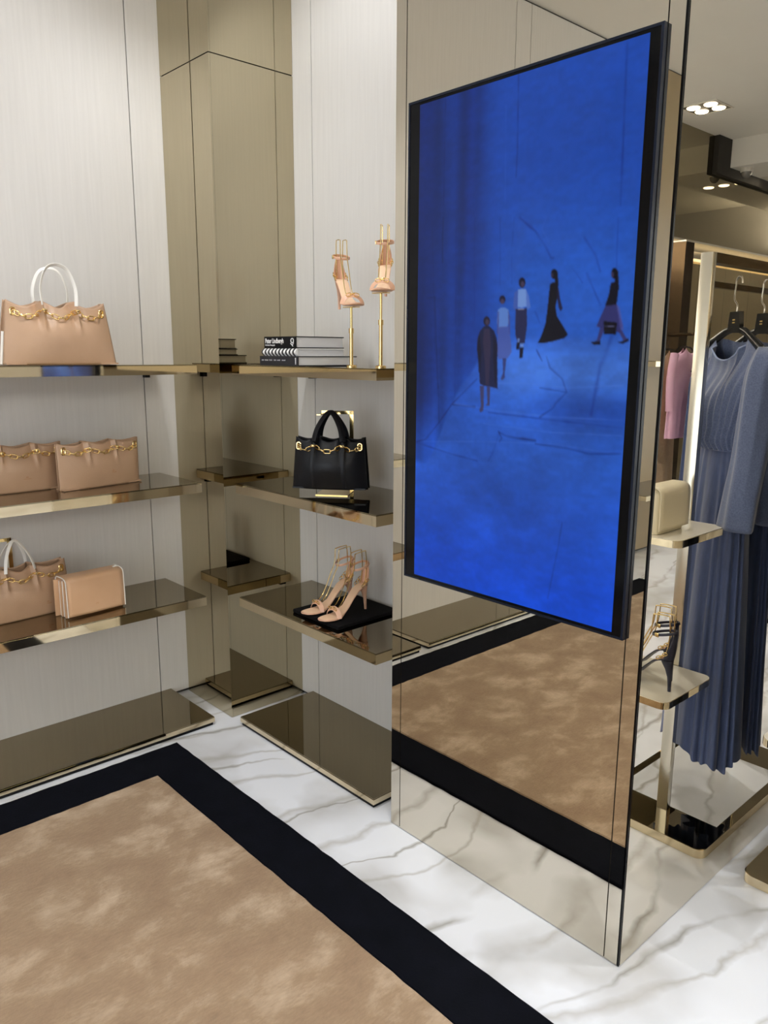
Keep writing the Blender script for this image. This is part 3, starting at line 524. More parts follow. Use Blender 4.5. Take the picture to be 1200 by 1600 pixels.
b5 = thing('flap_bag', 'small apricot flap bag with pale accordion sides on the third shelf', 'handbag', (.215, -.862, Z3 + .001), math.radians(94.5))
W, H, D = .222, .15, .075
prof = [(D / 2, H * .80), (D / 2 + .001, H * .93), (D / 2 - .010, H * .995), (D / 2 - .03, H), (-D / 2 + .022, H), (-D / 2 + .006, H * .975), (-D / 2 - .002, H * .92), (-D / 2 - .004, H * .8), (-D / 2 - .006, H * .4), (-D / 2 - .007, .006)]
prof = [(p.x, p.z) for p in smooth_pts([(y, 0, z) for y, z in prof], 4)]
bm = bmesh.new(); n = 12
g = [[bm.verts.new((-W / 2 + W * i / n, y - .004 * math.sin(PI * i / n) * (1 if y < 0 else 0), z)) for i in range(n + 1)] for y, z in prof]
for A, B in zip(g, g[1:]):
    for i in range(n): bm.faces.new((A[i], A[i + 1], B[i + 1], B[i]))
o = bm_obj('flap', bm, tan_pale, b5, smooth=True); md = o.modifiers.new('thickness', 'SOLIDIFY'); md.thickness = .004; md.offset = -1
box('back_panel', -W / 2 - .015, W / 2 + .015, D / 2 - .012, D / 2 - .008, .001, H * .92, tan_pale, b5, bev=.001)
for i, (y, m_) in enumerate(((-.026, tan_pale), (-.012, white_lea), (.002, tan_pale), (.014, white_lea))):
    box('accordion_fold', -W / 2 - .002 + .003 * (i % 2), W / 2 + .002 - .003 * (i % 2), y, y + .008, .001, H * .93 - .002 * i, m_, b5, bev=.0015)
bm = bmesh.new()
for z, wd in ((.040, .010), (.0355, .010), (.024, .034)): bx(bm, -wd / 2, wd / 2, -D / 2 - .0105, -D / 2 - .0092, z - .0008, z + .0008)
bm_obj('stamped_mark', bm, M('stamp_flap', 'b98a5c', .5, noise=(20, 'be8f62')), b5)
tube('strap_loop', [(W / 2 - .02, -.005, H + .001), (W / 2 - .006, -.006, H + .004), (W / 2 + .004, -.006, H - .006), (W / 2 + .004, -.006, H - .02)], .003, white_lea, b5)

for sx in (-1, 1): tube('edge_piping', [(sx * (W / 2 + .0015), y - .001, z) for y, z in prof], .0018, white_lea, b5, n=6)
# black tote on the second back shelf
b6 = thing('tote_bag', 'black leather tote with gold chain and looped handles on the shelf beside the pillar', 'handbag', (.868, -.228, Z2 + .024), math.radians(38))
f6, g6 = tote(b6, .272, .245, .182, .085, .065, black_lea, up=.42, pa=.024, dip=.014, belly=.34, pinch=.6)
handle(b6, f6, .42, .268, black_lea, gather=.92, r=.0115, tri=1); handle(b6, g6, .42, .266, black_lea, gather=.92, r=.0115, tri=1)
for sx in (-1, 1):
    P = [f6(sx * .42, .03 + .86 * i / 12, .0025) for i in range(13)]
    tube('front_strap', P, .0075, black_lea, b6, flat=(.25, 1, (0, 1, 0)))
hook_stand('brass stand behind the black tote holding up its handles', (.868, -.228, Z2), math.radians(38), .292, .06, .072)

# ---------------------------------------------------------------- books
def book(label, x0, x1, y0, y1, z0, h, cover, rz=0, round_spine=False):
    cx_, cy_ = (x0 + x1) / 2, (y0 + y1) / 2; w_, d_ = (x1 - x0) / 2, (y1 - y0) / 2
    r = thing('book', label, 'book', (cx_, cy_, z0), rz, 'photography books on the topmost shelf')
    box('front_cover', -w_, w_, -d_ + .001, d_, h - .003, h, cover, r); box('back_cover', -w_, w_, -d_ + .001, d_, 0, .003, cover, r)
    if round_spine:
        bm = bmesh.new(); loft_bm(bm, [[(x, -d_ + .002 - .010 * math.sin(PI * i / 10), h * i / 10) for i in range(11)] + [(x, -d_ + .004, h)] + [(x, -d_ + .004, 0)] for x in (-w_, w_)])
        sp = bm_obj('spine', bm, cover, r, smooth=True)
    else: sp = box('spine', -w_, w_, -d_ - .002, -d_ + .0012, 0, h, cover, r)
    box('page_block', -w_ + .004, w_ - .003, -d_ + .0013, d_ - .004, .0031, h - .0031, paper, r)
    return r, sp, w_, d_
def text(body, size, loc, parent, mat, name='title', sx=1.0, bold=0):
    c = bpy.data.curves.new(name, 'FONT'); c.body = body; c.size = size; c.extrude = .0003; c.offset = bold; c.space_character = .93
    t = bpy.data.objects.new(name, c); COL.objects.link(t); c.materials.append(mat)
    dg = bpy.context.evaluated_depsgraph_get(); me = bpy.data.meshes.new_from_object(t.evaluated_get(dg)); bpy.data.objects.remove(t)
    o = link(name, me, mat, parent); o.location = loc; o.rotation_euler = (PI / 2, 0, 0); o.scale = (sx, 1, 1); return o
zz = Z1 + .0005
r, sp, w_, d_ = book('black hardback with tiny spine lettering lying lowest in the stack of books', .612, .842, -.345, -.085, zz, .033, M('ink_book_cloth', '15161d', .5, noise=(20, '1a1b23')))
bm = bmesh.new(); x = -w_ + .012
for n_ in (4, 6, 5, 4, 5, 6):
    for k in range(n_):
        hh = R_.choice((.004, .0045, .0035)); bx(bm, x, x + .0026, -d_ - .0026, -d_ - .0019, .017, .017 + hh); x += .0036
    x += .006 if n_ != 5 else .010
o = bm_obj('spine_lettering', bm, M('silver_print', '9a9aa2', .6, noise=(20, 'a2a2aa')), r); o['kind'] = 'stuff'
bm = bmesh.new()
for k in range(5): bx(bm, w_ - .016, w_ - .011, -d_ - .0026, -d_ - .0019, .006 + k * .0045, .0093 + k * .0045)
bm_obj('publisher_mark', bm, ink_white, r)
zeb = M('zebra_striped_cover', 'ffffff', .5); nt = zeb.node_tree
tc = nt.nodes.new('ShaderNodeTexCoord'); sx_ = nt.nodes.new('ShaderNodeSeparateXYZ'); mu = nt.nodes.new('ShaderNodeMath'); mu.operation = 'MULTIPLY'; mu.inputs[1].default_value = 48
fr = nt.nodes.new('ShaderNodeMath'); fr.operation = 'FRACT'; gt = nt.nodes.new('ShaderNodeMath'); gt.operation = 'GREATER_THAN'; gt.inputs[1].default_value = .48
mx = nt.nodes.new('ShaderNodeMix'); mx.data_type = 'RGBA'; mx.inputs['A'].default_value = (.01, .01, .012, 1); mx.inputs['B'].default_value = (.85, .85, .85, 1)
nt.links.new(tc.outputs['Object'], sx_.inputs[0]); nt.links.new(sx_.outputs[0], mu.inputs[0]); nt.links.new(mu.outputs[0], fr.inputs[0]); nt.links.new(fr.outputs[0], gt.inputs[0])
nt.links.new(gt.outputs[0], mx.inputs['Factor']); nt.links.new(mx.outputs['Result'], nt.nodes['Principled BSDF'].inputs['Base Color'])
book('book with a black and white striped spine in the middle of the stack', .618, .822, -.335, -.125, zz + .0334, .026, zeb, 0, True)
r, sp, w_, d_ = book('thick black book with large white title on top of the stack of books', .628, .818, -.335, -.125, zz + .0600, .040, book_blk)
text('Peter Lindbergh', .0235, (-w_ + .006, -d_ - .0022, .0175), r, ink_white, sx=.80, bold=.0004)
text('On Fashion Photography', .0075, (-w_ + .0065, -d_ - .0022, .0085), r, ink_white, 'subtitle', sx=.85)
bm = bmesh.new(); px_, pz_ = w_ - .020, .0255
tube_bm(bm, [(px_ + .0075 * math.cos(a), -d_ - .0024, pz_ + .0075 * math.sin(a)) for a in [2 * PI * i / 16 for i in range(16)]], .0018, 4, True)
tube_bm(bm, [(px_ + .007, -d_ - .0024, pz_ - .003), (px_ + .006, -d_ - .0024, pz_ - .010), (px_ - .001, -d_ - .0024, pz_ - .016)], .0016, 4)
tube_bm(bm, [(px_ - .010, -d_ - .0024, pz_ - .009), (px_ - .004, -d_ - .0024, pz_ - .013), (px_ + .004, -d_ - .0024, pz_ - .019)], .0016, 4)
bm_obj('publisher_mark', bm, ink_white, r)



# ---------------------------------------------------------------- sandals
def sandal(label, loc, rz, leather, sole, group, hh=.098, form=True):
    s = thing('high_heel_sandal', label, 'shoe', loc, rz, group)
    X = [0, .006, .018, .035, .055, .08, .105, .13, .15, .17, .19, .205, .217, .224, .228]
    Zt = [hh + .004, hh + .003, hh + .002, hh - .002, hh - .012, hh - .036, hh - .064, .019, .0105, .009, .009, .0095, .010, .011, .0115]
    Wd = [.010, .026, .036, .041, .042, .038, .038, .050, .062, .068, .066, .057, .043, .026, .008]
    Yc = [0, 0, 0, 0, 0, .001, .002, .003, .004, .004, .004, .004, .003, .002, .002]
    th = .0055
    bm = bmesh.new(); loft_bm(bm, [[(x, y + wv / 2 * c, z + dz) for c, dz in ((-1, -.0015), (-.9, 0), (.9, 0), (1, -.0015), (1, -th + .001), (.85, -th), (-.85, -th), (-1, -th + .001))] for x, z, wv, y in zip(X, Zt, Wd, Yc)])
    bm_obj('sole', bm, leather, s, smooth=True)
    bm = bmesh.new(); loft_bm(bm, [[(x, y + wv * .45 * c, z + .0004 + (0.0006 if abs(c) < 1 else 0)) for c in (-1, -.5, 0, .5, 1)] for x, z, wv, y in list(zip(X, Zt, Wd, Yc))[1:-1]], cap=False, closed=False)
    bm_obj('insole', bm, sole, s, smooth=True, recalc=False)
    bm = bmesh.new(); hr = []
    for t, cxh, rxh, ryh in ((0, .019, .019, .0185), (.12, .017, .016, .016), (.3, .012, .0105, .0105), (.55, .008, .0065, .0065), (.85, .006, .005, .005), (1, .0055, .0048, .0048)):
        z = (hh - .004) * (1 - t)
        hr.append([(cxh + rxh * math.cos(a), ryh * math.sin(a), z) for a in [2 * PI * i / 12 for i in range(12)]])
    loft_bm(bm, hr); bm_obj('heel', bm, leather, s, smooth=True)
    bm = bmesh.new(); rows = []                       # closed heel counter
    for i in range(9):
        t = i / 8; half = math.radians(95 - 72 * t ** .8); rr = .0215 + .003 * math.sin(PI * t); zc = hh - .002 + .082 * t
        rows.append([Vector((.0215 - .004 * t - rr * math.cos(-half + 2 * half * k / 12), rr * .93 * math.sin(-half + 2 * half * k / 12), zc)) for k in range(13)])
    g = [[bm.verts.new(p) for p in r] for r in rows]
    for A, B in zip(g, g[1:]):
        for k in range(12): bm.faces.new((A[k], A[k + 1], B[k + 1], B[k]))
    o = bm_obj('heel_counter', bm, leather, s, smooth='all'); md = o.modifiers.new('thickness', 'SOLIDIFY'); md.thickness = .0022
    tube('ankle_strap', [(.032 + .037 * math.cos(a), .029 * math.sin(a), hh + .074 - .010 * math.cos(a)) for a in [2 * PI * i / 24 for i in range(24)]], .0045, leather, s, closed=True, flat=(1, .28))
    box('buckle', .034, .046, -.0325, -.0285, hh + .066, hh + .078, goldm, s, bev=.001)
    bm = bmesh.new()
    arch = [(.166 - .004 * math.sin(PI * i / 14), .004 - .0345 * math.cos(PI * i / 14), .008 + .030 * math.sin(PI * i / 14)) for i in range(15)]
    tube_bm(bm, arch, .010, 8, flat=(.16, 1.0, (0, 0, 1))); bm_obj('toe_strap', bm, leather, s, smooth=True)
    chain(s, [(.168, -.016, .0375), (.168, .004, .0425), (.168, .024, .0375)], .017, .010, .0016)
    for sy in (-1, 1): chain(s, [(.010, sy * .0222, hh + .022), (.040, sy * .0212, hh - .001)], .015, .009, .0014)
    if form:
        fm = thing('ankle_form', label.split(' ')[0] + ' sandal wire form: ' + FORM[label], 'shoe form', loc, rz, 'gold wire ankle forms')
        for sy in (-1, 1):
            y = sy * .0115
            P = [(.158, y, .034), (.125, y, .060), (.088, y, hh + .036), (.071, y, hh + .072), (.067, y, hh + .118), (.061, y, hh + .126), (.020, y, hh + .130), (.014, y, hh + .124), (.010, y, hh + .075), (.014, y, hh + .03), (.022, y, hh + .006)]
            tube('wire', smooth_pts(P, 4), .0018, goldm, fm, n=6)
        tube('cross_wire', [(.158, -.0115, .034), (.158, .0115, .034)], .0014, goldm, fm, n=6)
    return s
ty = thing('display_tray', 'flat black suede tray under the pair of nude sandals', 'tray', (.869, -.166, Z3 + .0005))
rprism('tray_pad', -.134, .134, -.146, .146, 0, .013, .004, black_mat, ty, ch=.002)
FORM = {
 'nude leather sandal standing nearer the column on the black tray': 'gold loop in the sandal nearer the column on the tray',
 'nude leather sandal standing nearer the pillar on the black tray': 'gold loop in the sandal nearer the pillar on the tray',
 'nude sandal perched on the lower brass pole beside the books': 'gold loop above the lower brass pole',
 'nude sandal perched on the taller brass pole against the pillar': 'gold loop above the taller brass pole',
 'navy satin sandal on the rack shelf with its heel near the shelf edge': 'gold loop in the front navy sandal on the rack shelf',
 'second navy satin sandal further back on the rack shelf': 'gold loop in the rear navy sandal on the rack shelf'}
GS = 'nude high heeled sandals'
sandal('nude leather sandal standing nearer the column on the black tray', (.832, -.105, Z3 + .0150), math.radians(-93), nude, nude_sole, GS)
sandal('nude leather sandal standing nearer the pillar on the black tray', (.918, -.105, Z3 + .0150), math.radians(-89), nude, nude_sole, GS)
def pole(label, loc, h):
    p = thing('shoe_pole', label, 'display stand', loc, 0, 'brass shoe poles')
    lathe('foot', [(.0, .0003), (.018, .0003), (.018, .0035), (.015, .006), (0, .006)], brass, p)
    lathe('lower_tube', [(.0062, .006), (.0062, h * .62), (.0042, h * .62)], brass, p)
    lathe('collar', [(.005, h * .62 - .012), (.0085, h * .62 - .012), (.0085, h * .62 + .004), (.005, h * .62 + .004)], brass, p)
    lathe('upper_tube', [(.0042, h * .62), (.0042, h - .004)], brass, p)
    box('rest', -.026, .026, -.016, .016, h - .004, h - .0005, brass, p, bev=.001); return p
for loc, h, lab, pl, a in (((.990, -.235), .196, 'nude sandal perched on the lower brass pole beside the books', 'lower slim brass pole holding a sandal beside the books', -25),
                           ((1.114, -.215), .236, 'nude sandal perched on the taller brass pole against the pillar', 'taller slim brass pole holding a sandal next to the pillar', -48)):
    pole(pl, (*loc, Z1), h); ar = math.radians(a)
    sandal(lab, (loc[0] - .165 * math.cos(ar), loc[1] - .165 * math.sin(ar), Z1 + h - .002), ar, nude, nude_sole, GS)
# ---------------------------------------------------------------- clothes rack in front of the pillar's side (seen in the mirror)
RX = 2.448
rk = thing('clothes_rack', 'bronze clothes rack with marble base and two small shelves beside the mirror pillar', 'clothes rack', (RX, .575, 0))
bm = bmesh.new(); hx, y0, y1 = .200, -.400, .400
loft_bm(bm, [[(x, y, z) for x, y in rrect(-hx, hx, y0, y1, .03, 7)] for z in (.001, .0295)]); bm_obj('base', bm, gold_edge, rk, smooth=True)
bm = bmesh.new(); loft_bm(bm, [[(x, y, z) for x, y in rrect(-hx + .0015, hx - .0015, y0 + .0015, y1 - .0015, .03, 7)] for z in (.0296, .0306)]); bm_obj('base_plate', bm, glass_top, rk, smooth=True)
box('marble_inset', -hx + .03, hx - .03, y0 + .16, y1 - .16, .0307, .0320, marble_m, rk)
PY = (-.262, .262)
for py in PY: box('post', -.018, .018, py - .012, py + .012, .0306, 1.785, steel, rk, bev=.001)
box('top_rail', -.0175, .0175, PY[0] + .0125, PY[1] - .0125, 1.757, 1.785, bronze_dark, rk)
box('hanging_rail', -.008, .008, PY[0] + .0125, PY[1] - .0125, 1.690, 1.707, bronze_dark, rk)
for z in (1.005, .535):
    rim = rprism('shelf', -.130, .150, -.562, -.275, z - .022, z - .002, .028, gold_edge, rk)
    rprism('shelf_top', -.1285, .1485, -.5605, -.2765, z - .0019, z, .027, white_top, rim)

cb = thing('flap_bag', 'cream leather flap bag on the upper shelf of the clothes rack', 'handbag', (2.425, .108, 1.0055), -PI / 2)
W, H, D = .165, .135, .075
def slab(nm, w0, w1, d0, d1, z0, z1, r, mat, p, n=6):
    bm = bmesh.new(); rings = []
    for i in range(n + 1):
        a = PI / 2 * i / n; rings.append((r * (1 - math.sin(a)), r * (1 - math.cos(a))))
    R1 = [(ins_, z1 - r + r * math.sin(PI / 2 * i / n)) for i, ins_ in enumerate([r * (1 - math.cos(PI / 2 * i / n)) for i in range(n + 1)])]
    lv = [(.002, z0), (0, z0 + .004), (0, z0 + .03)] + R1
    loft_bm(bm, [[(x, y, z) for x, y in rrect(w0 + e * .45, w1 - e * .45, d0 + e, d1 - e, .012)] for e, z in lv]); return bm_obj(nm, bm, mat, p, smooth=True)
slab('body', -W / 2 + .008, W / 2 - .008, -D / 2 + .006, D / 2, .0005, H - .006, .02, cream_lea, cb)
prof = smooth_pts([(D / 2 + .001, 0, H * .55), (D / 2 + .001, 0, H * .86), (D / 2 - .016, 0, H * .985), (0, 0, H), (-D / 2 + .012, 0, H * .985), (-D / 2 - .002, 0, H * .87), (-D / 2 - .004, 0, H * .5), (-D / 2 - .004, 0, .012)], 4)
bm = bmesh.new(); g = [[bm.verts.new((-W / 2 + W * i / 8, p.x, p.z)) for i in range(9)] for p in prof]
for A, B in zip(g, g[1:]):
    for i in range(8): bm.faces.new((A[i], A[i + 1], B[i + 1], B[i]))
o = bm_obj('flap', bm, cream_lea, cb, smooth=True); md = o.modifiers.new('thickness', 'SOLIDIFY'); md.thickness = .004; md.offset = -1
tube('shoulder_strap', smooth_pts([(-W / 2 + .004, .0, H * .9), (-W / 2 - .012, .004, H * .95), (-W / 2 - .024, .006, H * .6), (-W / 2 - .022, .006, .02), (-W / 2 - .010, .006, .004)], 5), .004, brass, cb)
GN = 'navy satin sandals'
sandal('navy satin sandal on the rack shelf with its heel near the shelf edge', (2.350, .100, .5355), math.radians(4), navy_sh, navy_sole, GN)
sandal('second navy satin sandal further back on the rack shelf', (2.385, .175, .5355), math.radians(6), navy_sh, navy_sole, GN)

def hanger(label, loc, rail_dz, group='black clothes hangers'):
    h = thing('clothes_hanger', label, 'hanger', loc, SW, group)
    for sx in (-1, 1):
        P = smooth_pts([(0, 0, .012), (sx * .05, 0, .004), (sx * .12, -.006, -.028), (sx * .185, -.014, -.060)], 5)
        tube('arm', P, [.010 + .004 * i / (len(P) - 1) for i in range(len(P))], black_gloss, h, n=8, flat=(1, .7))
    bm = bmesh.new(); loft_bm(bm, [[(-.034, y, .0), (.034, y, .0), (.026, y, .062), (-.026, y, .062)] for y in (-.007, .007)]); hb = bm_obj('hub_plate', bm, black_gloss, h)
    bm = bmesh.new()
    for z in (.030, .038): bx(bm, -.007, .007, -.0078, -.0069, z - .0018, z + .0018)
    bm_obj('hub_mark', bm, brass, hb)
    r = .0145; top = rail_dz + .006
    P = [(.0, 0, .060), (.0, 0, .082), (.018, 0, .10), (.017, 0, top - .004)] + [(r * 1.15 * math.cos(a), 0, top + r * math.sin(a)) for a in [PI * i / 8 for i in range(1, 8)]] + [(-.0175, 0, top - .006)]
    tube('hook', smooth_pts(P, 3), .0026, steel, h); return h
def dress(label, loc, seed, thin=1.0, group='long blue pleated dresses'):
    rr = random.Random(seed); d = thing('long_dress', label, 'dress', loc, SW, group)
    zh, zw = .235, 1.215; N = 220; ph = [rr.uniform(0, 6.28) for _ in range(8)]
    def pl(a, fade):
        a2 = a + .10 * math.sin(3 * a + ph[0]) + .07 * math.sin(7 * a + ph[1])
        return math.cos(19 * a2 + ph[2]) * (.75 + .25 * math.sin(5 * a + ph[3])) + .55 * fade * math.cos(11 * a + ph[4])
    bm = bmesh.new(); rings = []
    for k in range(27):
        t = k / 26; z = zw + (zh - zw) * t; e = t ** .75
        wx = .112 + .062 * e; wy = (.050 + .040 * e) * thin; am = .0012 + .0120 * t ** .8
        ring = []
        for i in range(N):
            a = 2 * PI * i / N; p = pl(a, t) * am
            zz_ = z + t * t * (.012 * math.sin(3 * a + ph[5]) + .010 * math.sin(9 * a + ph[6]) - .1 * p)
            ring.append(((wx + p) * math.cos(a), (wy + p) * math.sin(a), zz_))
        rings.append(ring)
    loft_bm(bm, rings, cap=False); o = bm_obj('pleated_skirt', bm, skirt_m, d, smooth='all')
    def ztop(x, front):
        ax = abs(x)
        if ax < .088: return 1.553 - (.072 if front else .018) * math.sqrt(max(0, 1 - (ax / .088) ** 2))
        return 1.553 - (ax - .088) * .42
    bm = bmesh.new(); rings = []
    for k in range(23):
        s = k / 22; ring = []
        bw_ = .112 + .083 * sst(s, 0, .75); bd = .052 + .030 * math.sin(PI * min(1, s * 1.15)) * (1 if s < .87 else 1)
        for i in range(N):
            a = 2 * PI * i / N; x = bw_ * math.cos(a); fr_ = math.sin(a) < 0
            gath = (.0055 * (1 - s) ** 1.1 + .0012) * math.cos(33 * a + 2.5 * math.sin(2 * a + ph[7])) * (1 if abs(math.cos(a)) < .93 else .2)
            bl = .016 * math.exp(-((s - .10) / .10) ** 2)
            y = (bd + gath + bl) * math.sin(a) * (1 - .80 * sst(s, .55, 1) * (1 if abs(x) > .08 else .55))
            ring.append((x, y, zw + s * (ztop(x, fr_) - zw)))
        rings.append(ring)
    loft_bm(bm, rings, cap=False); bm_obj('bodice', bm, dress_m, d, smooth='all')
    nk = rings[-1]; tube('neck_binding', [p for p in nk if abs(p[0]) < .086 and p[1] < 0], .0028, trim_m, d, n=6)
    tube('waist_seam', [(1.012 * .115 * math.cos(2 * PI * i / 60), 1.03 * .056 * math.sin(2 * PI * i / 60), zw + .002) for i in range(60)], .004, skirt_m, d, n=6, closed=True)
    for sx in (-1, 1):
        bm = bmesh.new(); rg = []
        C = [(.178, -.004, 1.520, .022, .022), (.196, -.006, 1.497, .042, .040), (.198, -.016, 1.44, .052, .048), (.198, -.026, 1.33, .052, .046), (.196, -.036, 1.20, .054, .042), (.192, -.046, 1.10, .060, .040), (.188, -.054, 1.005, .068, .038)]
        if sx > 0: C = [(c[0] - .10 * min(1, (1.52 - c[2]) / .12), c[1] + .085 * min(1, (1.52 - c[2]) / .12), c[2], c[3] * .85, c[4] * .8) for c in C]   # this sleeve hangs tucked behind
        Cs = smooth_pts([c[:3] for c in C], 5); rx = smooth_pts([(c[3], c[4], 0) for c in C], 5)
        for (p, q) in zip(Cs, rx):
            tt = (1.52 - p.z) / .5
            rg.append([(sx * (p.x + q.x * math.cos(a) * (1 + .07 * math.cos(5 * a + ph[1] + 2 * tt))), p.y + q.y * math.sin(a) * (1 + .10 * math.cos(6 * a + ph[2] - tt)), p.z - .012 * math.cos(a + 1) * max(0, tt - .8)) for a in [2 * PI * i / 40 for i in range(40)]])
        loft_bm(bm, rg, cap=False); o = bm_obj('sleeve', bm, dress_m, d, smooth='all')
        md = o.modifiers.new('thickness', 'SOLIDIFY'); md.thickness = .002
    return d
SW = math.radians(36)
dress('long blue dress with pleated skirt hanging at the front of the rack', (2.412, .445, 0), 3)
hanger('black hanger with small metal mark holding the front blue dress', (2.412, .445, 1.562), .143)
dress('second long blue dress hanging just behind the front one', (2.396, .600, 0), 9, .72)
hanger('black hanger holding the rear blue dress', (2.396, .600, 1.562), .143)

# ---------------------------------------------------------------- deeper room seen in the pillar's side
ct = thing('display_counter', 'white marble display counter with a black top in the room beyond the rack', 'counter', (2.84, 3.45, 0))
box('counter_body', -.55, .55, -.22, .22, 0, .60, marble_m, ct); box('counter_top', -.57, .57, -.24, .24, .601, .63, black_gloss, ct)
GB = 'gold sandals on the far counter'
s0 = sandal('gold sandal on the far counter, nearer the rack', (3.31, 3.30, .632), math.radians(200), goldm, goldm, GB, form=False)
for x, y, a, l in ((3.18, 3.32, 205, 'gold sandal on the far counter, middle of three'), (3.04, 3.31, 190, 'gold sandal on the far counter, farthest of three')): dup(s0, (x, y, .632), math.radians(a), l)
bn = thing('upholstered_bench', 'low grey velvet bench in front of the marble counter', 'bench', (2.76, 2.72, 0), math.radians(-3))
rprism('seat', -.34, .34, -.20, .20, .03, .26, .02, grey_up, bn, ch=.012); rprism('plinth', -.32, .32, -.18, .18, .001, .03, .01, black_gloss, bn)
# bronze clad bulkhead, wall unit and column
bk = thing('bronze_bulkhead', 'deep bronze mirror bulkhead hanging from the far ceiling', 'bulkhead', (0, 0, 0), kind='structure')
box('bulkhead_panel', 4.95, 5.25, 4.45, 8.99, 2.50, HC - .001, bulk_mirror, bk)
box('bottom_trim', 4.945, 5.25, 4.45, 8.99, 2.485, 2.4995, steel, bk)
un = thing('wall_unit', 'champagne panelled wall unit under the bronze bulkhead', 'wall unit', (0, 0, 0), kind='structure')
for i in range(7): box('panel', 5.30, 5.34, 4.75 + .6 * i, 5.346 + .6 * i, .05, 2.40, beige_up, un)
box('cove_light', 5.22, 5.29, 4.75, 8.95, 2.40, 2.412, cove_m, un); box('cove_ceiling', 5.2, 8, 4.72, 8.99, 2.49, 2.52, ceil_m, un)
fc = thing('bronze_column', 'slim dark bronze column at the end of the far bulkhead', 'column', (4.86, 4.70, 0), kind='structure')
box('column_shaft', -.07, .07, -.03, .12, .06, 2.44, bronze_dark, fc); box('column_foot', -.072, .072, -.032, .122, 0, .06, black_gloss, fc)
box('shadow_gap', -.0705, .0705, -.031, .121, 2.44, 2.452, steel, fc)
sf = thing('ceiling_soffit', 'grey plaster soffit with dark edge below the far ceiling', 'soffit', (0, 0, 0), kind='structure')
box('soffit_box', 4.30, 4.90, 5.6, 8.9, 3.18, HC - .001, ceil_m, sf); box('soffit_edge', 4.902, 4.948, 5.35, 8.9, 3.10, HC - .001, joint, sf)
def dome(label, loc):
    d = thing('dome_camera', label, 'camera', loc, 0); lathe('housing', [(0, 0), (.055, 0), (.055, -.03), (.05, -.035)], white_frame, d)
    lathe('dome', [(.046, -.035), (.044, -.055), (.033, -.075), (.016, -.087), (0, -.09)], dome_m, d)
dome('smoked security dome camera under the grey soffit', (4.80, 5.72, 3.1795))
# far clothes rail with three garments
fr_ = thing('clothes_rail', 'slim bronze wall rail with garments in the far room', 'clothes rail', (5.0, 4.45, 0))
tube('rail', [(-.55, 0, 1.66), (1.6, 0, 1.66)], .012, bronze_dark, fr_)
for x in (-.55, 1.6): tube('post', [(x, 0, .001), (x, 0, 1.672)], .013, bronze_dark, fr_)
def garment(label, cat, x, mat, z0, z1, wd, seed):
    rr = random.Random(seed); g = thing('hanging_' + cat, label, cat, (x, 4.45, 0), 0); N = 60; p0 = rr.uniform(0, 6)
    bm = bmesh.new(); rg = []
    for k in range(14):
        t = k / 13; z = z1 + (z0 - z1) * t; sh = sst(t, 0, .10)
        rg.append([((.035 + .012 * math.cos(6 * a + p0) * t + .02 * t) * (.4 + .6 * sh) * math.cos(a), (wd * (.25 + .75 * sh) + .02 * t + .012 * t * math.cos(9 * a)) * math.sin(a), z - .05 * (1 - sh) * abs(math.sin(a))) for a in [2 * PI * i / N for i in range(N)]])
    loft_bm(bm, rg, cap=False); bm_obj('cloth', bm, mat, g, smooth='all')
    tube('hook', smooth_pts([(0, 0, z1 - .01), (0, 0, z1 + .04), (0, .014, 1.66), (0, 0, 1.675), (0, -.014, 1.66)], 4), .0025, black_gloss, g)
    for sy in (-1, 1): tube('hanger_arm', [(0, 0, z1 + .012), (0, sy * .10, z1 + .0), (0, sy * (wd - .01), z1 - .045)], .008, black_gloss, g)
    if cat == 'blouse':
        for sy in (-1, 1): tube('sleeve', smooth_pts([(0, sy * wd * .85, z1 - .05), (-.005, sy * (wd + .02), z1 - .25), (-.012, sy * (wd + .01), z1 - .52)], 5), [.035] * 11, mat, g, n=12)
garment('pink satin blouse on the far rail', 'blouse', 4.615, pink, .80, 1.55, .19, 1)
garment('camel garment on the far rail beyond the pink blouse', 'coat', 4.765, tan_cloth, .35, 1.53, .18, 2)
garment('black patterned garment on the far rail', 'dress', 5.25, dark_cloth, .45, 1.53, .19, 4)
garment('deep blue garment on the far rail behind the pink blouse', 'dress', 4.47, skirt_m, .30, 1.40, .15, 6)

# added troughs, out of view, whose glowing strips brighten the ceiling
t_ = thing('fill_trough', 'added unseen trough with uplight to brighten the ceiling, far side wall', 'cove', (0, 0, 0), kind='structure')
box('trough_floor', 7.70, 7.999, -6.5, 8.6, 2.70, 2.72, ceil_m, t_); box('trough_lip', 7.70, 7.72, -6.5, 8.6, 2.7201, 2.80, ceil_m, t_); box('fill_strip', 7.74, 7.82, -6.4, 8.5, 2.7201, 2.735, cove_m, t_)
t_ = thing('fill_trough', 'added unseen trough with uplight to brighten the ceiling, end wall', 'cove', (0, 0, 0), kind='structure')
box('trough_floor', 5.4, 7.69, 8.70, 8.999, 2.70, 2.72, ceil_m, t_); box('trough_lip', 5.4, 7.69, 8.70, 8.72, 2.7201, 2.80, ceil_m, t_); box('fill_strip', 5.45, 7.65, 8.75, 8.83, 2.7201, 2.735, cove_m, t_)
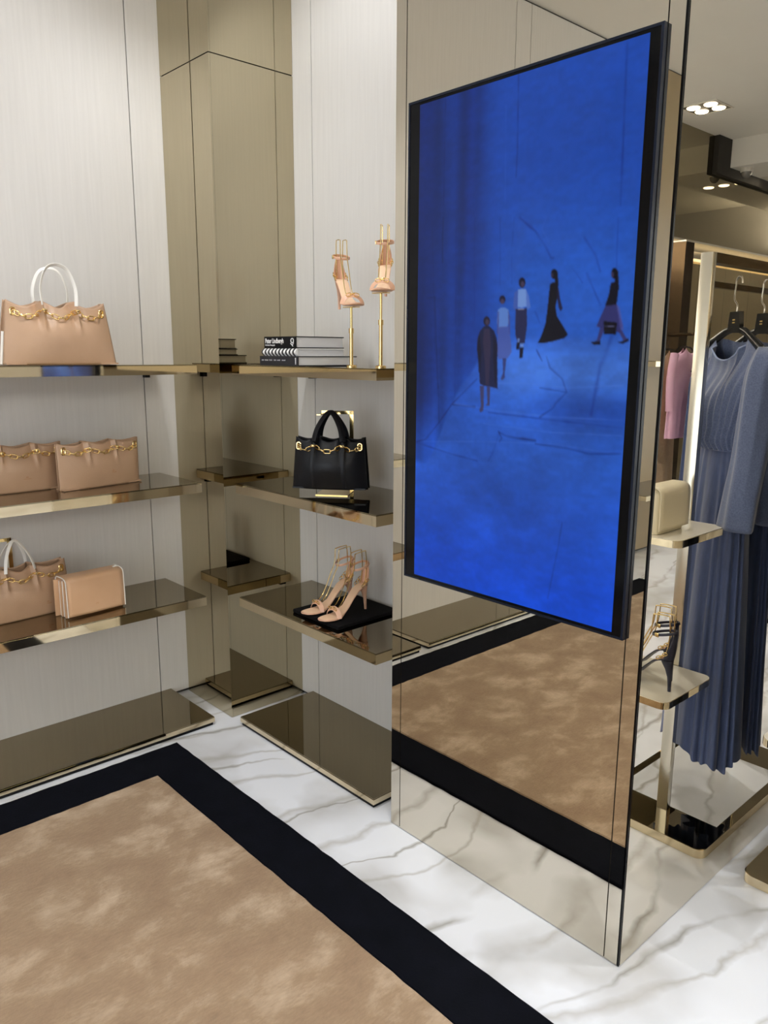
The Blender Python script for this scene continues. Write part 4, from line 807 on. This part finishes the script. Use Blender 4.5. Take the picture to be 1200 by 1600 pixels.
# ---------------------------------------------------------------- ceiling downlights
def spot(p, loc, tgt, e, ang=78, bl=.6, c=(.98, .985, 1)):
    l = bpy.data.lights.new('spot', 'SPOT'); l.energy = e; l.spot_size = math.radians(ang); l.spot_blend = bl; l.shadow_soft_size = .022; l.color = c
    o = bpy.data.objects.new('spot', l); COL.objects.link(o); o.parent = p; o.location = loc
    v = Vector(tgt); o.rotation_euler = v.to_track_quat('-Z', 'Y').to_euler()
def downlight(label, x, y, z=HC, e=SPOT_W, aim=(0, 0, -1), ang=78, n=4, c=(.98, .985, 1)):
    r = thing('ceiling_light', label, 'ceiling light', (x, y, z), 0, 'recessed ceiling lights')
    h = .155; bm = bmesh.new()
    if n == 4:
        for a in (((-h, h, -h, -h + .012)), ((-h, h, h - .012, h)), ((-h, -h + .012, -h + .012, h - .012)), ((h - .012, h, -h + .012, h - .012))): bx(bm, *a, -.006, .001)
        pos = [(-.07, -.07), (.07, -.07), (-.07, .07), (.07, .07)]
    else:
        bx(bm, -.26, .26, -.085, .085, -.004, .001); pos = [(-.16, 0), (0, 0), (.16, 0)]
    bm_obj('frame', bm, white_frame, r)
    if n == 4: box('recess_plate', -h + .012, h - .012, -h + .012, h - .012, -.0035, .001, M('recess_' + r.name, '6e6a62', .4, .3, noise=(6, '757169')), r)
    for px, py in pos:
        lathe('lamp', [(0, -.013), (.044, -.012), (.05, -.008), (.052, -.0036)], lamp_m, r, 16, (px, py))
    spot(r, (0, 0, -.05), aim, e, ang, c=c); return r
L_ = [('square four lamp downlight over the left shelves', .95, -.95, (-.30, 0, -1), .75), ('square four lamp downlight over the rug end of the left wall', 1.0, -2.1, (-.25, 0, -1), .7),
      ('square four lamp downlight over the corner column', 1.0, -.75, (-.2, .25, -1), .8), ('square four lamp downlight before the pillar', 1.75, -1.55, (0, .1, -1), .9),
      ('square four lamp downlight above the photographer', 2.9, -1.3, (0, 0, -1), 1.0), ('square four lamp downlight over the far rug', 2.4, -2.9, (0, 0, -1), 1.0),
      ('square four lamp downlight near the shop front', 2.6, -4.6, (0, 0, -1), 1.0), ('square four lamp downlight above the clothes rack', 2.80, .20, (0, 0.05, -1), 1.2),
      ('square four lamp downlight in the ceiling beyond the rack', 4.62, 4.5, (0, 0, -1), 2.6), ('square four lamp downlight over the marble counter', 3.1, 3.0, (0, .1, -1), 2.8),
      ('square four lamp downlight in the middle of the side room', 3.9, 1.4, (0, 0, -1), 2.6), ('square four lamp downlight over the far aisle', 6.4, 5.5, (0, 0, -1), 2.0), ('square four lamp downlight over the right aisle', 5.6, -1.5, (0, 0, -1), 2.0)]
for lab, x, y, aim, k in L_: downlight(lab, x, y, HC, SPOT_W * k, aim, 92)
downlight('row of three bright spots in the grey soffit', 4.62, 6.3, 3.18, 20, (0, 0, -1), 80, 3)
